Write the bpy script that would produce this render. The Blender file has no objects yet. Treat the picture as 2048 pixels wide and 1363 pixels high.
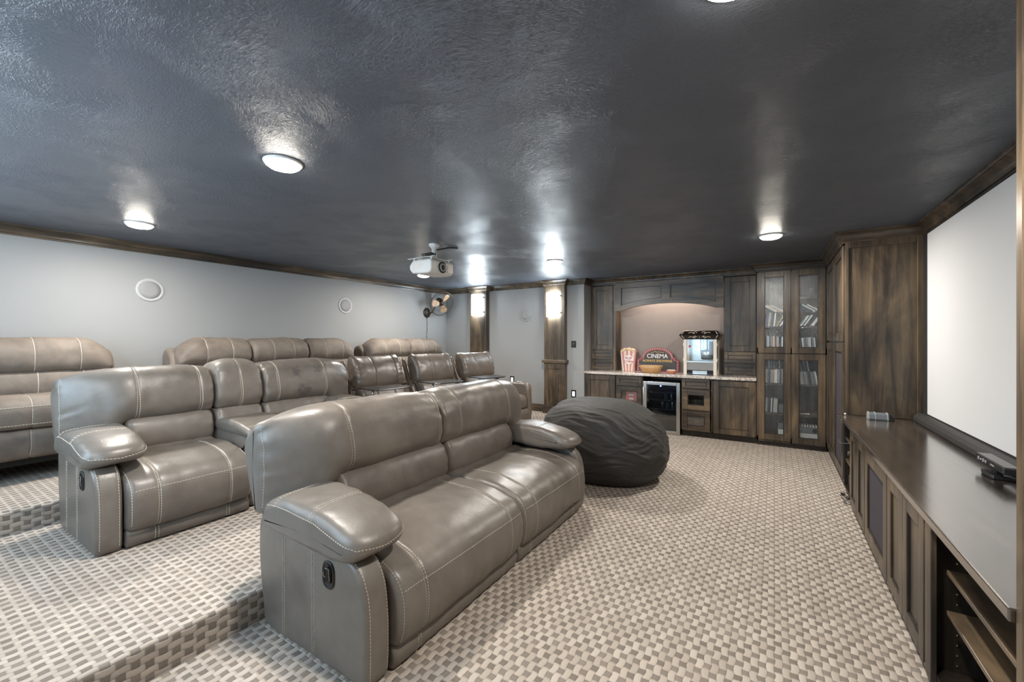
import bpy, bmesh, math, random
from mathutils import Vector, Matrix, noise
from mathutils.bvhtree import BVHTree
random.seed(7)
SC = bpy.context.scene
COL = SC.collection
# ---------------------------------------------------------------- camera, world, exposure
H = 2.455                      # ceiling height
CAMZ = 1.43
cam = bpy.data.objects.new('camera', bpy.data.cameras.new('camera'))
COL.objects.link(cam)
cam.data.sensor_width = 36.0
cam.data.lens = 36.0 * 830.0 / 2048.0
cam.data.shift_y = -(681.5 - 679.0) / 2048.0
cam.data.clip_start = 0.05
cam.location = (0, 0, CAMZ)
cam.rotation_euler = (math.radians(90), 0, math.atan2(525, 830))
SC.camera = cam
w = bpy.data.worlds.new('world'); SC.world = w
w.use_nodes = True
w.node_tree.nodes['Background'].inputs[0].default_value = (0.6, 0.7, 0.9, 1)
w.node_tree.nodes['Background'].inputs[1].default_value = 0.02
SC.view_settings.view_transform = 'Standard'
SC.view_settings.look = 'None'
SC.view_settings.gamma = 1.0
SC.view_settings.exposure = 0.40
SC.cycles.use_denoising = True
SC.cycles.max_bounces = 8
SC.cycles.diffuse_bounces = 5
SC.cycles.sample_clamp_indirect = 4.0
SPOT_W = 34.0                  # each ceiling lamp
SPOT_COL = (1.0, 0.94, 0.86)
SCONCE_E = 34.0                # emission of the frosted sconce glass
SCONCE_COL = (0.80, 0.91, 1.0)
WINDOW_E = 8.5                # daylight in the window of the near wall
NEAR_E = 34.0                  # the two sconces on the near wall

# ---------------------------------------------------------------- node helpers
class NT:
    def __init__(s, name):
        s.m = bpy.data.materials.new(name); s.m.use_nodes = True
        s.t = s.m.node_tree
        s.b = s.t.nodes['Principled BSDF']
        s.out = s.t.nodes['Material Output']
    def n(s, typ, **kw):
        nd = s.t.nodes.new(typ)
        for k, v in kw.items(): setattr(nd, k, v)
        return nd
    def l(s, a, b): s.t.links.new(a, b)
    def val(s, x):
        return x
    def math(s, op, a, b=None, c=None):
        nd = s.n('ShaderNodeMath', operation=op)
        for i, v in enumerate((a, b, c)):
            if v is None: continue
            if hasattr(v, 'links'): s.l(v, nd.inputs[i])
            else: nd.inputs[i].default_value = v
        return nd.outputs[0]
    def mix(s, fac, a, b):
        nd = s.n('ShaderNodeMix', data_type='RGBA')
        for inp, v in ((nd.inputs[0], fac), (nd.inputs[6], a), (nd.inputs[7], b)):
            if hasattr(v, 'links'): s.l(v, inp)
            elif isinstance(v, (int, float)): inp.default_value = v
            else: inp.default_value = (*v, 1)
        return nd.outputs[2]
    def pos(s, scale=(1, 1, 1), obj=False):
        if obj: g = s.n('ShaderNodeTexCoord').outputs['Object']
        else: g = s.n('ShaderNodeNewGeometry').outputs['Position']
        mp = s.n('ShaderNodeMapping'); mp.inputs['Scale'].default_value = scale
        s.l(g, mp.inputs[0]); return mp.outputs[0]
    def noise(s, vec, scale, detail=3, rough=0.55, dist=0.0):
        nd = s.n('ShaderNodeTexNoise')
        nd.inputs['Scale'].default_value = scale; nd.inputs['Detail'].default_value = detail
        nd.inputs['Roughness'].default_value = rough; nd.inputs['Distortion'].default_value = dist
        if vec is not None: s.l(vec, nd.inputs['Vector'])
        return nd.outputs['Fac']
    def ramp(s, fac, stops, interp='LINEAR'):
        nd = s.n('ShaderNodeValToRGB'); cr = nd.color_ramp; cr.interpolation = interp
        while len(cr.elements) < len(stops): cr.elements.new(0.5)
        for e, (p, c) in zip(cr.elements, stops):
            e.position = p; e.color = (*c, 1) if not isinstance(c, (int, float)) else (c, c, c, 1)
        s.l(fac, nd.inputs[0]); return nd.outputs[0]
    def smooth(s, v, lo, hi):
        nd = s.n('ShaderNodeMapRange', interpolation_type='SMOOTHSTEP')
        s.l(v, nd.inputs[0]); nd.inputs[1].default_value = lo; nd.inputs[2].default_value = hi
        return nd.outputs[0]
    def bump(s, h, strength=0.5, dist=0.01):
        nd = s.n('ShaderNodeBump'); nd.inputs['Strength'].default_value = strength
        nd.inputs['Distance'].default_value = dist
        s.l(h, nd.inputs['Height']); s.l(nd.outputs[0], s.b.inputs['Normal'])
    def set(s, **kw):
        for k, v in kw.items():
            i = s.b.inputs[k.replace('_', ' ')]
            if hasattr(v, 'links'): s.l(v, i)
            elif isinstance(v, tuple) and len(v) == 3: i.default_value = (*v, 1)
            else: i.default_value = v
        return s

MATS = {}
def plain(name, col, rough=0.5, metal=0.0, var=0.08, emis=None, spec=0.5):
    """flat paint with a faint procedural mottling"""
    k = NT(name)
    f = k.noise(k.pos(), 9.0, 3)
    a = tuple(max(0, c * (1 - var)) for c in col); b = tuple(min(1, c * (1 + var)) for c in col)
    k.set(Base_Color=k.mix(f, a, b), Roughness=rough, Metallic=metal)
    k.b.inputs['Specular IOR Level'].default_value = spec
    if emis:
        k.b.inputs['Emission Color'].default_value = (*emis[0], 1)
        k.b.inputs['Emission Strength'].default_value = emis[1]
    MATS[name] = k.m; return k.m

def wood(name, axis, dark=(0.021, 0.0172, 0.0138), mid=(0.064, 0.047, 0.032), light=(0.160, 0.112, 0.066), rough=0.33, boards=0.14, coat=False):
    k = NT(name)
    sc = [7.0, 7.0, 7.0]; sc[axis] = 0.55
    cross = [0, 1, 2]; cross.remove(axis)
    p = k.pos()
    g = k.noise(k.pos(tuple(sc)), 1.6, 6, 0.62, 0.9)                   # long streaks
    m = k.noise(k.pos(tuple(1.0 if i != axis else 0.45 for i in range(3))), 3.1, 3, 0.6, 0.8)   # cloudy staining
    fs = [60.0] * 3; fs[axis] = 2.0
    fine = k.noise(k.pos(tuple(fs)), 1.0, 2)
    # glued boards of slightly different tone
    sx = k.n('ShaderNodeSeparateXYZ'); k.l(p, sx.inputs[0])
    crosssum = k.math('ADD', sx.outputs[cross[0]], sx.outputs[cross[1]])
    bid = k.math('FLOOR', k.math('DIVIDE', crosssum, boards))
    wn = k.n('ShaderNodeTexWhiteNoise', noise_dimensions='1D'); k.l(bid, wn.inputs['W'])
    v = k.math('ADD', k.math('MULTIPLY', g, 0.55), k.math('MULTIPLY', m, 0.55))
    v = k.math('ADD', v, k.math('MULTIPLY', k.math('SUBTRACT', wn.outputs[0], 0.5), 0.10))
    v = k.math('ADD', v, k.math('MULTIPLY', k.math('SUBTRACT', fine, 0.5), 0.16))
    c = k.ramp(v, [(0.40, dark), (0.54, mid), (0.70, light)])
    vo = k.n('ShaderNodeTexVoronoi'); vo.inputs['Scale'].default_value = 1.5
    k.l(k.pos(tuple(1.3 if i != axis else 0.8 for i in range(3))), vo.inputs['Vector'])
    knot = k.smooth(vo.outputs['Distance'], 0.05, 0.015)
    c = k.mix(knot, c, (0.012, 0.009, 0.007))
    k.set(Base_Color=c, Roughness=k.math('ADD', k.math('MULTIPLY', fine, 0.12), rough - 0.06))
    k.bump(fine, 0.12, 0.002)
    if coat:
        k.b.inputs['Coat Weight'].default_value = 1.0; k.b.inputs['Coat Roughness'].default_value = 0.16; k.b.inputs['Coat IOR'].default_value = 2.2
    MATS[name] = k.m; return k.m

def leather(name, dark, light, rough, spots=None, suede=False):
    k = NT(name)
    p = k.pos()
    a = k.noise(p, 3.2, 4, 0.6, 0.6)
    b = k.noise(p, 14.0, 3)
    v = k.math('ADD', k.math('MULTIPLY', a, 0.75), k.math('MULTIPLY', b, 0.25))
    c = k.ramp(v, [(0.34, dark), (0.66, light)])
    if spots:
        for (q, r) in spots:
            vm = k.n('ShaderNodeVectorMath', operation='DISTANCE'); k.l(p, vm.inputs[0]); vm.inputs[1].default_value = q
            d = k.math('ADD', vm.outputs['Value'], k.math('MULTIPLY', k.math('SUBTRACT', k.noise(p, 28.0, 4), 0.5), r * 2.2))
            c = k.mix(k.math('MULTIPLY', k.smooth(d, r, r * 0.45), 0.48), c, (0.035, 0.034, 0.036))
    k.set(Base_Color=c, Roughness=k.math('ADD', k.math('MULTIPLY', a, 0.16), rough - 0.08))
    k.b.inputs['Specular IOR Level'].default_value = 0.55
    gr = k.noise(p, 260.0, 2)
    cr = k.noise(p, 26.0, 3, 0.6, 1.2)
    k.bump(k.math('ADD', k.math('MULTIPLY', gr, 0.25), cr), 0.22 if not suede else 0.12, 0.004)
    MATS[name] = k.m; return k.m

# carpet: rows run along Y; every row alternates a long pale block and a short brown one, neighbours offset
def carpet():
    k = NT('carpet')
    g = k.n('ShaderNodeNewGeometry'); sx = k.n('ShaderNodeSeparateXYZ'); k.l(g.outputs['Position'], sx.inputs[0])
    wob = k.math('MULTIPLY', k.math('SUBTRACT', k.noise(k.pos(), 30.0, 2), 0.5), 0.008)
    P_, R_ = 0.092, 0.0295
    u = k.math('SUBTRACT', sx.outputs[0], sx.outputs[2])
    yy = k.math('ADD', sx.outputs[1], wob)
    ph = k.math('SINE', k.math('MULTIPLY', yy, 2 * math.pi / P_ * 1.0))
    row0 = k.math('ADD', k.math('DIVIDE', k.math('ADD', u, wob), R_), k.math('MULTIPLY', ph, 0.10))
    row = k.math('FLOOR', row0); fr = k.math('FRACT', row0)
    par = k.math('MODULO', k.math('ABSOLUTE', row), 2.0)
    yv = k.math('ADD', k.math('DIVIDE', yy, P_), k.math('MULTIPLY', par, 0.5))
    fy = k.math('FRACT', k.math('ADD', yv, 200.0))
    cell = k.math('FLOOR', k.math('ADD', yv, 200.0))
    # brown where fy < .43 ; soft edges
    e1 = k.smooth(fy, 0.0, 0.035); e2 = k.smooth(fy, 0.37, 0.33)
    dk = k.math('MULTIPLY', e1, e2)
    wn = k.n('ShaderNodeTexWhiteNoise', noise_dimensions='2D')
    cb = k.n('ShaderNodeCombineXYZ'); k.l(row, cb.inputs[0]); k.l(k.math('ADD', cell, k.math('MULTIPLY', k.math('GREATER_THAN', fy, 0.35), 0.5)), cb.inputs[1])
    k.l(cb.outputs[0], wn.inputs['Vector'])
    fuzz = k.noise(k.pos(), 420.0, 2)
    pale = k.mix(wn.outputs[0], (0.455, 0.388, 0.330), (0.575, 0.503, 0.437))
    brown = k.mix(wn.outputs[0], (0.205, 0.176, 0.147), (0.285, 0.248, 0.212))
    c = k.mix(dk, pale, brown)
    # grooves: between rows and at block ends
    rowh = k.math('POWER', k.math('ABSOLUTE', k.math('SINE', k.math('MULTIPLY', fr, math.pi))), 0.45)
    blk = k.math('MULTIPLY', k.smooth(k.math('ABSOLUTE', k.math('SUBTRACT', fy, 0.35)), 0.0, 0.05), k.smooth(k.math('ABSOLUTE', k.math('SUBTRACT', fy, 0.5)), 0.5, 0.45))
    h = k.math('MULTIPLY', rowh, k.math('ADD', 0.4, k.math('MULTIPLY', blk, 0.6)))
    h = k.math('MULTIPLY', h, k.math('SUBTRACT', 1.0, k.math('MULTIPLY', dk, 0.35)))
    gro = k.smooth(h, 0.55, 0.12)
    c = k.mix(k.math('MULTIPLY', gro, 0.35), c, (0.10, 0.082, 0.066))
    c = k.mix(k.math('MULTIPLY', fuzz, 0.15), c, (0.30, 0.26, 0.22))
    k.set(Base_Color=c, Roughness=0.95); k.b.inputs['Specular IOR Level'].default_value = 0.1
    k.bump(k.math('ADD', h, k.math('MULTIPLY', fuzz, 0.5)), 0.7, 0.008)
    MATS['carpet'] = k.m; return k.m

def ceiling_mat():
    k = NT('ceiling_paint')
    p = k.pos()
    big = k.noise(p, 0.9, 2)
    warp = k.n('ShaderNodeTexNoise'); warp.inputs['Scale'].default_value = 1.3; k.l(p, warp.inputs['Vector'])
    va = k.n('ShaderNodeVectorMath', operation='MULTIPLY_ADD'); k.l(warp.outputs['Color'], va.inputs[0])
    va.inputs[1].default_value = (0.55, 0.55, 0.0); k.l(p, va.inputs[2])
    mp = k.n('ShaderNodeMapping'); mp.inputs['Scale'].default_value = (42, 86, 42); mp.inputs['Rotation'].default_value = (0, 0, 0.5)
    k.l(va.outputs[0], mp.inputs[0])
    st = k.noise(mp.outputs[0], 1.0, 4, 0.6, 1.6)
    st = k.smooth(st, 0.42, 0.66)
    patch = k.smooth(k.noise(p, 2.3, 3), 0.40, 0.62)
    fine = k.noise(p, 90.0, 3)
    h = k.math('ADD', k.math('MULTIPLY', st, k.math('ADD', 0.3, k.math('MULTIPLY', patch, 0.7))), k.math('MULTIPLY', fine, 0.30))
    k.set(Base_Color=k.mix(big, (0.078, 0.088, 0.107), (0.096, 0.106, 0.127)),
          Roughness=k.math('ADD', 0.34, k.math('MULTIPLY', patch, 0.07)))
    k.b.inputs['Specular IOR Level'].default_value = 0.55
    k.bump(h, 0.65, 0.0036)
    MATS['ceiling'] = k.m; return k.m

def wall_mat():
    k = NT('wall_paint')
    p = k.pos()
    f = k.noise(p, 1.2, 2)
    o = k.noise(p, 120.0, 3)
    k.set(Base_Color=k.mix(f, (0.258, 0.262, 0.263), (0.288, 0.292, 0.293)), Roughness=0.62)
    k.b.inputs['Specular IOR Level'].default_value = 0.3
    k.bump(o, 0.15, 0.002)
    MATS['wall'] = k.m; return k.m

def granite():
    k = NT('granite')
    p = k.pos()
    a = k.noise(p, 70.0, 4, 0.7); b = k.noise(p, 26.0, 3)
    c = k.ramp(a, [(0.36, (0.04, 0.035, 0.035)), (0.44, (0.42, 0.36, 0.32)), (0.55, (0.66, 0.61, 0.56)), (0.7, (0.80, 0.77, 0.73))])
    c = k.mix(k.math('MULTIPLY', k.smooth(b, 0.5, 0.7), 0.4), c, (0.45, 0.36, 0.30))
    k.set(Base_Color=c, Roughness=0.15); MATS['granite'] = k.m

def glass(name, rough=0.05, bumpy=0.0, tint=(0.93, 0.95, 0.95), amount=0.10):
    k = NT(name)
    tr = k.n('ShaderNodeBsdfTransparent'); tr.inputs[0].default_value = (*tint, 1)
    gl = k.n('ShaderNodeBsdfGlossy'); gl.inputs['Roughness'].default_value = rough
    lw = k.n('ShaderNodeLayerWeight'); lw.inputs[0].default_value = 0.35
    mx = k.n('ShaderNodeMixShader')
    f = k.math('ADD', amount, k.math('MULTIPLY', lw.outputs['Fresnel'], 0.35))
    k.l(f, mx.inputs[0]); k.l(tr.outputs[0], mx.inputs[1]); k.l(gl.outputs[0], mx.inputs[2])
    if bumpy:
        b = k.n('ShaderNodeBump'); b.inputs['Strength'].default_value = bumpy; b.inputs['Distance'].default_value = 0.01
        k.l(k.noise(k.pos(), 70.0, 2, 0.5, 0.5), b.inputs['Height']); k.l(b.outputs[0], gl.inputs['Normal'])
    k.l(mx.outputs[0], k.out.inputs[0]); MATS[name] = k.m

def fabric_black():
    k = NT('beanbag_cloth')
    p = k.pos()
    f = k.noise(p, 5.0, 4); wv = k.noise(p, 300.0, 2)
    k.set(Base_Color=k.mix(f, (0.017, 0.0155, 0.0135), (0.030, 0.0275, 0.024)), Roughness=0.72)
    k.b.inputs['Sheen Weight'].default_value = 0.04
    k.bump(k.math('ADD', k.math('MULTIPLY', wv, 0.2), k.noise(p, 11.0, 4, 0.6, 1.5)), 0.35, 0.012)
    MATS['beanbag'] = k.m

def stripes(name, c1, c2, period):
    k = NT(name)
    sx = k.n('ShaderNodeSeparateXYZ'); k.l(k.pos(obj=True), sx.inputs[0])
    # stripes fan out with height as on a popcorn box
    ang = k.math('DIVIDE', sx.outputs[0], k.math('ADD', 0.55, sx.outputs[2]))
    s = k.math('GREATER_THAN', k.math('SINE', k.math('MULTIPLY', ang, 2 * math.pi / period)), 0.0)
    k.set(Base_Color=k.mix(s, c1, c2), Roughness=0.5); MATS[name] = k.m

wood('wood_v', 2); wood('wood_y', 1); wood('wood_x', 0)
wood('wood_top', 1, dark=(0.022, 0.0165, 0.0125), mid=(0.052, 0.038, 0.028), light=(0.09, 0.066, 0.046), rough=0.20, coat=True)
wood('wood_dark', 2, dark=(0.010, 0.008, 0.006), mid=(0.020, 0.015, 0.011), light=(0.034, 0.025, 0.018), rough=0.4)
leather('leather_front', (0.120, 0.103, 0.088), (0.180, 0.157, 0.135), 0.385)
leather('leather_middle', (0.114, 0.098, 0.083), (0.172, 0.150, 0.129), 0.385,
        spots=[((-3.92, 2.276, 1.115), 0.055), ((-3.93, 2.495, 1.13), 0.052), ((-3.885, 2.34, 0.93), 0.075)])
leather('suede_brown', (0.108, 0.086, 0.069), (0.205, 0.168, 0.137), 0.72, suede=True)
leather('leather_brown', (0.088, 0.070, 0.056), (0.140, 0.114, 0.093), 0.36)
plain('thread', (0.50, 0.45, 0.37), 0.8)
plain('thread_dark', (0.05, 0.04, 0.03), 0.8)
carpet(); ceiling_mat(); wall_mat(); granite(); fabric_black()
glass('glass_clear', 0.03); glass('glass_thin', 0.08, amount=0.02); glass('glass_rain', 0.07, 0.5, amount=0.05); glass('glass_smoked', 0.04, tint=(0.55, 0.6, 0.62), amount=0.10)
plain('black_plastic', (0.012, 0.012, 0.013), 0.3); plain('black_matte', (0.010, 0.010, 0.010), 0.7)
plain('white_plastic', (0.72, 0.71, 0.68), 0.4); plain('grille_grey', (0.25, 0.25, 0.25), 0.7)
plain('screen_white', (0.66, 0.66, 0.66), 0.8, var=0.01); plain('velvet_black', (0.008, 0.008, 0.008), 0.9)
plain('bezel_grey', (0.37, 0.375, 0.38), 0.6)
plain('rail_black', (0.028, 0.026, 0.025), 0.55)
plain('steel', (0.55, 0.54, 0.52), 0.28, 1.0); plain('bronze', (0.06, 0.047, 0.037), 0.4, 0.7)
plain('blade_wood', (0.50, 0.33, 0.20), 0.4); plain('purple_cloth', (0.045, 0.036, 0.046), 0.95)
plain('red_paint', (0.50, 0.05, 0.06), 0.45); plain('sign_red', (0.30, 0.085, 0.095), 0.5); plain('sign_dark', (0.055, 0.052, 0.055), 0.55)
plain('cream', (0.78, 0.70, 0.55), 0.6); plain('yellow_paint', (0.75, 0.50, 0.16), 0.5); plain('white_paint', (0.85, 0.83, 0.80), 0.5)
plain('bowl_wood', (0.46, 0.26, 0.11), 0.4, var=0.3); plain('terracotta', (0.48, 0.19, 0.12), 0.6); plain('brass', (0.6, 0.45, 0.2), 0.35, 1.0)
plain('taupe_wall', (0.27, 0.235, 0.215), 0.6, spec=0.3); plain('ivory', (0.74, 0.66, 0.56), 0.4)
plain('charcoal', (0.06, 0.06, 0.065), 0.5); plain('device_grey', (0.11, 0.125, 0.14), 0.4)
plain('lamp_glow', (0.9, 0.88, 0.84), 0.5, emis=((1.0, 0.93, 0.82), 45.0))
plain('sconce_glow', (0.9, 0.92, 0.95), 0.5, emis=(SCONCE_COL, SCONCE_E))
plain('sconce_glow_near', (0.9, 0.92, 0.95), 0.5, emis=(SCONCE_COL, NEAR_E))
plain('daylit_pane', (0.8, 0.85, 0.9), 0.2, emis=((0.56, 0.79, 1.0), WINDOW_E))
plain('led_blue', (0.2, 0.3, 1.0), 0.5, emis=((0.12, 0.22, 1.0), 30.0)); plain('led_cyan', (0.3, 0.8, 1.0), 0.5, emis=((0.35, 0.8, 1.0), 3.0))
plain('night_glow', (0.9, 0.92, 1.0), 0.5, emis=((0.85, 0.92, 1.0), 1.6))
plain('bag_red', (0.62, 0.07, 0.08), 0.35); plain('bag_print', (0.85, 0.72, 0.70), 0.4)
stripes('box_stripes', (0.58, 0.25, 0.23), (0.78, 0.66, 0.57), 0.085)
plain('popcorn_cream', (0.78, 0.64, 0.38), 0.7, var=0.2)
plain('black_shine', (0.014, 0.010, 0.009), 0.15); plain('carton_white', (0.62, 0.60, 0.57), 0.6)
CASE_MATS = []
for i, c in enumerate([(0.02, 0.02, 0.025), (0.45, 0.42, 0.38), (0.07, 0.085, 0.14), (0.25, 0.07, 0.06), (0.13, 0.13, 0.13), (0.36, 0.23, 0.13), (0.62, 0.60, 0.57), (0.24, 0.22, 0.21)]):
    CASE_MATS.append(plain('case_%d' % i, c, 0.4, var=0.3))

# ---------------------------------------------------------------- mesh helpers
class MB:
    def __init__(s): s.v = []; s.f = []
    def add(s, vs, fs):
        o = len(s.v); s.v += [Vector(p) for p in vs]; s.f += [tuple(i + o for i in f) for f in fs]; return s
    def box(s, x0, x1, y0, y1, z0, z1):
        vs = [(x, y, z) for z in (z0, z1) for y in (y0, y1) for x in (x0, x1)]
        return s.add(vs, [(0, 2, 3, 1), (4, 5, 7, 6), (0, 1, 5, 4), (2, 6, 7, 3), (0, 4, 6, 2), (1, 3, 7, 5)])
    def prism(s, poly, axis, a0, a1):
        """poly of 2-D points extruded along axis: 0 -> (y,z), 1 -> (x,z), 2 -> (x,y)"""
        def mk(p, a):
            q = list(p); q.insert(axis, a); return q
        n = len(poly)
        return s.add([mk(p, a0) for p in poly] + [mk(p, a1) for p in poly],
                     [tuple(range(n))[::-1], tuple(range(n, 2 * n))] + [(i, (i + 1) % n, n + (i + 1) % n, n + i) for i in range(n)])
    def tube(s, pts, r, seg=8, cap=True):
        pts = [Vector(p) for p in pts]; rings = []; n = len(pts)
        up = Vector((0, 0, 1))
        for i, p in enumerate(pts):
            t = (pts[min(i + 1, n - 1)] - pts[max(i - 1, 0)]).normalized()
            a = t.cross(up)
            if a.length < 1e-3: a = t.cross(Vector((1, 0, 0)))
            a.normalize(); b = t.cross(a)
            rr = r[i] if isinstance(r, (list, tuple)) else r
            rings.append([p + (a * math.cos(2 * math.pi * k / seg) + b * math.sin(2 * math.pi * k / seg)) * rr for k in range(seg)])
        fs = []
        for i in range(n - 1):
            for k in range(seg):
                fs.append((i * seg + k, i * seg + (k + 1) % seg, (i + 1) * seg + (k + 1) % seg, (i + 1) * seg + k))
        if cap: fs += [tuple(range(seg))[::-1], tuple((n - 1) * seg + k for k in range(seg))]
        return s.add([q for r_ in rings for q in r_], fs)
    def lathe(s, prof, c, axis=(0, 0, 1), seg=32):
        """prof: (radius, height) pairs around an axis through c"""
        ax = Vector(axis).normalized(); a = ax.orthogonal().normalized(); b = ax.cross(a); c = Vector(c)
        vs = []; n = len(prof)
        for (r, h) in prof:
            for k in range(seg):
                t = 2 * math.pi * k / seg
                vs.append(c + ax * h + (a * math.cos(t) + b * math.sin(t)) * r)
        fs = [(i * seg + k, i * seg + (k + 1) % seg, (i + 1) * seg + (k + 1) % seg, (i + 1) * seg + k) for i in range(n - 1) for k in range(seg)]
        fs += [tuple(range(seg))[::-1], tuple((n - 1) * seg + k for k in range(seg))]
        return s.add(vs, fs)
    def build(s, name, mat, parent=None, smooth=False, bevel=0.0, origin=None, seg=2):
        me = bpy.data.meshes.new(name)
        if parent is not None: org = WORLD[parent.name]
        elif origin is not None: org = Vector(origin)
        else:
            org = Vector((sum(v.x for v in s.v) / len(s.v), sum(v.y for v in s.v) / len(s.v), min(v.z for v in s.v)))
        me.from_pydata([tuple(v - org) for v in s.v], [], s.f)
        bm = bmesh.new(); bm.from_mesh(me); bmesh.ops.recalc_face_normals(bm, faces=bm.faces[:]); bm.to_mesh(me); bm.free()
        me.materials.append(MATS[mat] if isinstance(mat, str) else mat)
        if smooth:
            for p in me.polygons: p.use_smooth = True
        o = bpy.data.objects.new(name, me); COL.objects.link(o)
        if parent is not None: o.parent = parent; WORLD[o.name] = org
        else: o.location = org; WORLD[o.name] = org
        if bevel:
            md = o.modifiers.new('bevel', 'BEVEL'); md.width = bevel; md.segments = seg; md.limit_method = 'ANGLE'; md.angle_limit = math.radians(40)
            md.harden_normals = False
        return o
WORLD = {}
def tag(o, label, cat, group=None):
    o['label'] = label; o['category'] = cat
    if group: o['group'] = group
    return o
def thing(name, label, cat, loc, group=None):
    o = bpy.data.objects.new(name, None); COL.objects.link(o); o.empty_display_size = 0.1
    o.location = loc; WORLD[o.name] = Vector(loc)
    return tag(o, label, cat, group)
def struct(mb, name, mat, **kw):
    o = mb.build(name, mat, **kw); o['kind'] = 'structure'; return o
def B(*a): return MB().box(*a)

def catmull(pts, n, closed=True):
    pts = [Vector(p) for p in pts]; m = len(pts); out = []
    dense = []
    rng = m if closed else m - 1
    for i in range(rng):
        p0, p1, p2, p3 = (pts[(i - 1) % m], pts[i], pts[(i + 1) % m], pts[(i + 2) % m]) if closed else (pts[max(i - 1, 0)], pts[i], pts[i + 1], pts[min(i + 2, m - 1)])
        for k in range(12):
            t = k / 12
            dense.append(0.5 * ((2 * p1) + (p2 - p0) * t + (2 * p0 - 5 * p1 + 4 * p2 - p3) * t * t + (3 * p1 - p0 - 3 * p2 + p3) * t ** 3))
    if closed: dense.append(dense[0])
    else: dense.append(pts[-1])
    L = [0.0]
    for a, b in zip(dense, dense[1:]): L.append(L[-1] + (b - a).length)
    tot = L[-1]; j = 0
    for i in range(n):
        d = tot * i / (n if closed else n - 1)
        while j < len(L) - 2 and L[j + 1] < d: j += 1
        t = (d - L[j]) / max(1e-9, L[j + 1] - L[j]); out.append(dense[j].lerp(dense[j + 1], t))
    return out

def poly_normals(P):
    n = len(P); area = sum(P[i].x * P[(i + 1) % n].y - P[(i + 1) % n].x * P[i].y for i in range(n))
    sg = 1 if area > 0 else -1; N = []
    for i in range(n):
        t = P[(i + 1) % n] - P[i - 1]; v = Vector((t.y, -t.x)) * sg
        N.append(v.normalized() if v.length > 1e-9 else Vector((0, 1)))
    return N

def cushion(prof, y0, y1, r=0.05, N=64, puff=0.0, lump=0.005, wrinkle=0.0, wl=0.07, seams=(), groove=0.004, seed=0, origin=(0, 0, 0), crown=0.0, step=0.02):
    """Upholstered pad: closed (x,z) profile swept along y, ends rolled in with radius r, seams pulled in,
    folds gathered at the ends. prof is a point list or a function of y."""
    ox, oy, oz = origin
    fn = prof if callable(prof) else (lambda y: prof)
    ys = set()
    k = 7
    for i in range(k + 1):
        e = r * (1 - math.cos(math.pi / 2 * i / k)); ys.add(round(y0 + e, 5)); ys.add(round(y1 - e, 5))
    m = max(2, int((y1 - y0 - 2 * r) / step))
    for i in range(1, m): ys.add(round(y0 + r + (y1 - y0 - 2 * r) * i / m, 5))
    for s_ in seams:
        for d in (-0.012, -0.006, 0, 0.006, 0.012): ys.add(round(s_ + d, 5))
    ys = sorted(ys)
    V = []; cachep = None
    for y in ys:
        if callable(prof) or cachep is None:
            P = catmull(fn(y), N); NN = poly_normals(P); cachep = (P, NN)
        P, NN = cachep
        e = min(y - y0, y1 - y)
        ins = r - math.sqrt(max(0.0, r * r - (r - e) ** 2)) if e < r else 0.0
        t = (y - y0) / (y1 - y0); arch = 1 - (2 * t - 1) ** 4
        zm = sum(q.y for q in P) / N; hz = max(q.y for q in P) - zm
        for i in range(N):
            p = P[i] - NN[i] * ins
            d = puff * arch
            for s_ in seams: d -= groove * math.exp(-((y - s_) / 0.0065) ** 2) - groove * 0.35 * math.exp(-((abs(y - s_) - 0.022) / 0.012) ** 2)
            q = Vector((p.x * 5.5, y * 5.5, p.y * 5.5 + seed * 7.3))
            d += lump * noise.noise(q) + lump * 0.5 * noise.noise(q * 2.3)
            if wrinkle:
                ph = noise.noise(Vector((i * 0.09, y * 9.0, seed + 3.1))) * 3.2
                amp = wrinkle * math.exp(-max(0, e - 0.012) / wl) * min(1, e / 0.012) * (0.55 + 0.75 * noise.noise(Vector((i * 0.17, seed * 1.7, 2.0))))
                d += amp * math.sin(i * 2 * math.pi * 13 / N + ph)
            p2 = p + NN[i] * d
            if crown and p2.y > zm: p2 = Vector((p2.x, p2.y + crown * arch * (p2.y - zm) / hz))
            V.append(Vector((p2.x + ox, y + oy, p2.y + oz)))
    mb = MB(); R = len(ys); F = []
    for j in range(R - 1):
        for i in range(N):
            F.append((j * N + i, j * N + (i + 1) % N, (j + 1) * N + (i + 1) % N, (j + 1) * N + i))
    for j in (0, R - 1):
        c = sum((V[j * N + i] for i in range(N)), Vector()) / N
        # two inner rings keep the end panel round and shadeable
        base = len(V)
        V += [c.lerp(V[j * N + i], 0.5) for i in range(N)]; V.append(c)
        for i in range(N):
            F.append((j * N + i, j * N + (i + 1) % N, base + (i + 1) % N, base + i)); F.append((base + i, base + (i + 1) % N, base + N))
    mb.v = V; mb.f = F; return mb

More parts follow.
